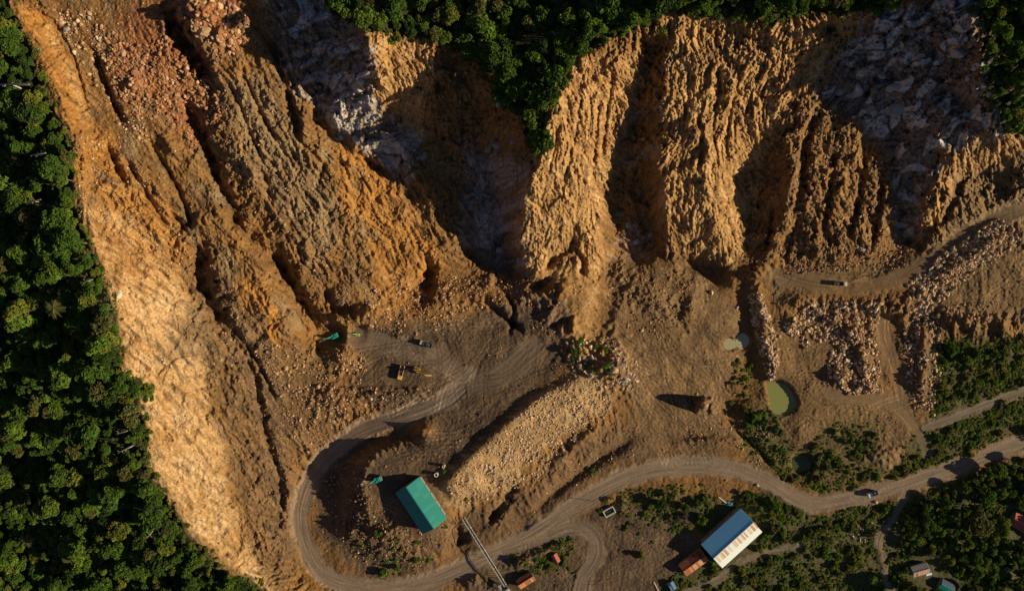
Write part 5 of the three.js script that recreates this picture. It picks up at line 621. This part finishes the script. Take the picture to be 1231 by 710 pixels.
truck(1049.5, 593.6, 160, 'small truck with white cab and dark blue body on the haul road', { cab: PT.white, bed: PT.navy, load: PT.navy, L: 6.4 });
function excavator(px, py, deg, label, paintMat, { k = 1, high = 1 } = {}) {   // +x is the way the boom points
  const o = thing('excavator', px, py, deg, label, 'excavator', 'excavators in the quarry', 0.02, 2); o.scale.setScalar(k);
  for (const z of [-1, 1]) { const s = new THREE.Shape(); s.absarc(1.7, 0.48, 0.48, -Math.PI / 2, Math.PI / 2, false); s.absarc(-1.7, 0.48, 0.48, Math.PI / 2, Math.PI * 1.5, false); const t = part('track', new THREE.ExtrudeGeometry(s, { depth: 0.6, bevelEnabled: true, bevelSize: 0.04, bevelThickness: 0.04, bevelSegments: 1, curveSegments: 8 }).translate(0, 0, z * 1.2 - 0.3), PT.dark, o); for (let i = 0; i < 3; i++) part('sprocket', new THREE.CylinderGeometry(0.3, 0.3, 0.72, 12).rotateX(Math.PI / 2).translate(-1.6 + i * 1.6, 0.48, z * 1.2), PT.steel, t); }
  part('turntable', new THREE.CylinderGeometry(0.9, 0.9, 0.4, 20).translate(0, 1.05, 0), PT.steel, o); const hs = part('house', box(3.6, 1.15, 2.7, -0.5, 1.85, 0, 0.15), paintMat, o); part('engine_cover', box(1.5, 0.35, 2.3, -1.2, 2.55, 0, 0.1), paintMat, hs); part('exhaust', bar(V(-1.0, 2.6, -0.8), V(-1.0, 3.2, -0.8), 0.08), PT.dark, hs); part('counterweight', box(0.7, 1.2, 2.7, -2.5, 1.8, 0, 0.2), PT.steel, o);
  const cb = part('cab', box(1.5, 1.7, 1.0, 0.75, 2.75, -0.8, 0.12), paintMat, o); part('window', box(0.05, 1.1, 0.8, 1.51, 2.9, -0.8, 0.01), PT.glass, cb); part('roof_hatch', box(0.8, 0.05, 0.6, 0.7, 3.62, -0.8, 0.01), PT.glass, cb);
  const E = V(3.2, 3.2 + 3.4 * high, 0.25), K = V(6.2, 3.0 + 4.4 * high, 0.25), T = V(8.6, 1.6 + 2.2 * high, 0.25); const beam = (pts, w) => { const P = []; const g = []; for (let i = 0; i < pts.length - 1; i++) { const [a, ha] = pts[i], [b, hb] = pts[i + 1], d = b.clone().sub(a).normalize(), n = V(-d.y, d.x, 0), q = [a.clone().addScaledVector(n, ha), b.clone().addScaledVector(n, hb), b.clone().addScaledVector(n, -hb), a.clone().addScaledVector(n, -ha)], s = new THREE.Shape(q.map((v) => new THREE.Vector2(v.x, v.y))); g.push(new THREE.ExtrudeGeometry(s, { depth: w, bevelEnabled: false }).translate(0, 0, 0.25 - w / 2 + i * 0.004)); } return mergeGeometries(g); };
  part('boom', beam([[V(0.9, 2.0, 0), 0.3], [E, 0.48], [K, 0.24]], 0.5), paintMat, o); part('arm', beam([[K.clone().add(V(-0.7, 0.5, 0)), 0.2], [K, 0.34], [T, 0.18]], 0.38), paintMat, o); part('cylinder', mergeGeometries([bar(V(1.5, 1.8, 0.62), E.clone().add(V(-0.3, -0.3, 0.37)), 0.09), bar(V(1.5, 1.8, -0.12), E.clone().add(V(-0.3, -0.3, -0.37)), 0.09)]), PT.chrome, o); part('cylinder', bar(E.clone().add(V(0.4, 0.55, 0)), K.clone().add(V(-0.7, 0.6, 0)), 0.09), PT.chrome, o);
  const bs = new THREE.Shape([[0, 0.3], [0.7, 0.1], [0.85, -0.7], [0.2, -1.2], [-0.6, -1.0], [-0.3, -0.75], [0.1, -0.85], [0.5, -0.55], [0.4, -0.05], [0, 0.05]].map((q) => new THREE.Vector2(T.x + q[0] - 0.2, T.y + q[1]))); const bk = part('bucket', new THREE.ExtrudeGeometry(bs, { depth: 1.2, bevelEnabled: false }).translate(0, 0, -0.35), PT.steel, o); for (let i = 0; i < 5; i++) part('tooth', box(0.32, 0.1, 0.1, T.x - 0.9, T.y - 0.95, -0.27 + i * 0.26, 0.01), PT.chrome, bk); return o;
}
excavator(502, 444.5, 18, 'yellow excavator with raised boom beside the bright yellow truck', PT.yellow, { high: 1.5 });
excavator(401.5, 404, 156, 'turquoise excavator digging in the dark hollow at pit edge', PT.turq, { k: 1.05, high: 0.7 });
excavator(429, 402, 190, 'small lime green excavator beside the rubble mound', PT.lime, { k: 0.62, high: 1.1 });
excavator(453, 576.5, 160, 'turquoise excavator on the platform beside the teal roofed shed', PT.turq, { k: 1.1, high: 0.8 });
function pole(px, py, h, deg, label) { const o = thing('utility_pole', px, py, deg, label, 'pole', 'timber utility poles', -0.5); part('pole', tube([V(0, 0, 0), V(0.05, h, 0)], [0.17, 0.11], 8), PT.wood, o); part('crossarm', box(0.14, 0.14, 2, 0.2, h - 0.7, 0), PT.wood, o); for (const z of [-0.85, 0, 0.85]) part('insulator', new THREE.CylinderGeometry(0.06, 0.08, 0.22, 8).translate(0.2, h - 0.51, z), PT.pale, o); }
pole(714, 602, 7, 60, 'timber utility pole between haul road and concrete tank'); pole(603, 618, 5, 60, 'short timber utility pole at the embankment foot'); pole(938, 597, 6, 20, 'timber utility pole on inner side of haul road bend');
function plank(x0, y0, x1, y1, w, label, mat) { const a = ground(x0, y0, 0.35), b = ground(x1, y1, 0.75), o = new THREE.Group(); o.name = numbered('timber_plank'); o.position.copy(a); const d = b.clone().sub(a), g = box(d.length(), 0.12, w, d.length() / 2, 0, 0); const m = new THREE.Mesh(g, mat); m.name = 'board'; m.quaternion.setFromUnitVectors(V(1, 0, 0), d.clone().normalize()); o.add(m); for (const t of [0.15, 0.85]) { const c = part('batten', box(0.2, 0.9, w * 0.9, 0, -0.5, 0), PT.wood, o); c.position.copy(d.clone().multiplyScalar(t)); } tag(o, label, 'plank'); scene.add(o); }
plank(786, 699, 792, 710, 0.7, 'pale timber plank propped beside the tiny sheet shelter', PT.cream); plank(864, 597, 873, 604, 0.6, 'pale timber plank beside blue sheet behind the long shed', PT.pale); plank(171, 335, 182, 341, 0.3, 'dark timber log lying on the upper tan slope', PT.wood);
{ const o = thing('plastic_sheet', 877, 605, 20, 'crumpled blue plastic sheet on ground behind the long shed', 'plastic sheet'); const g = new THREE.PlaneGeometry(4, 3, 14, 10).rotateX(-Math.PI / 2), p = g.attributes.position; for (let i = 0; i < p.count; i++) p.setY(i, 0.35 + 0.35 * noise(p.getX(i) * 1.1, p.getZ(i) * 1.1) + 0.15 * noise(p.getX(i) * 3, p.getZ(i) * 3)); g.computeVertexNormals(); const m = PT.tarp.clone(); m.side = THREE.DoubleSide; part('sheet', g, m, o); }
for (const o of scene.children) if (o.isGroup) shade(o);
renderer.render(scene, camera);
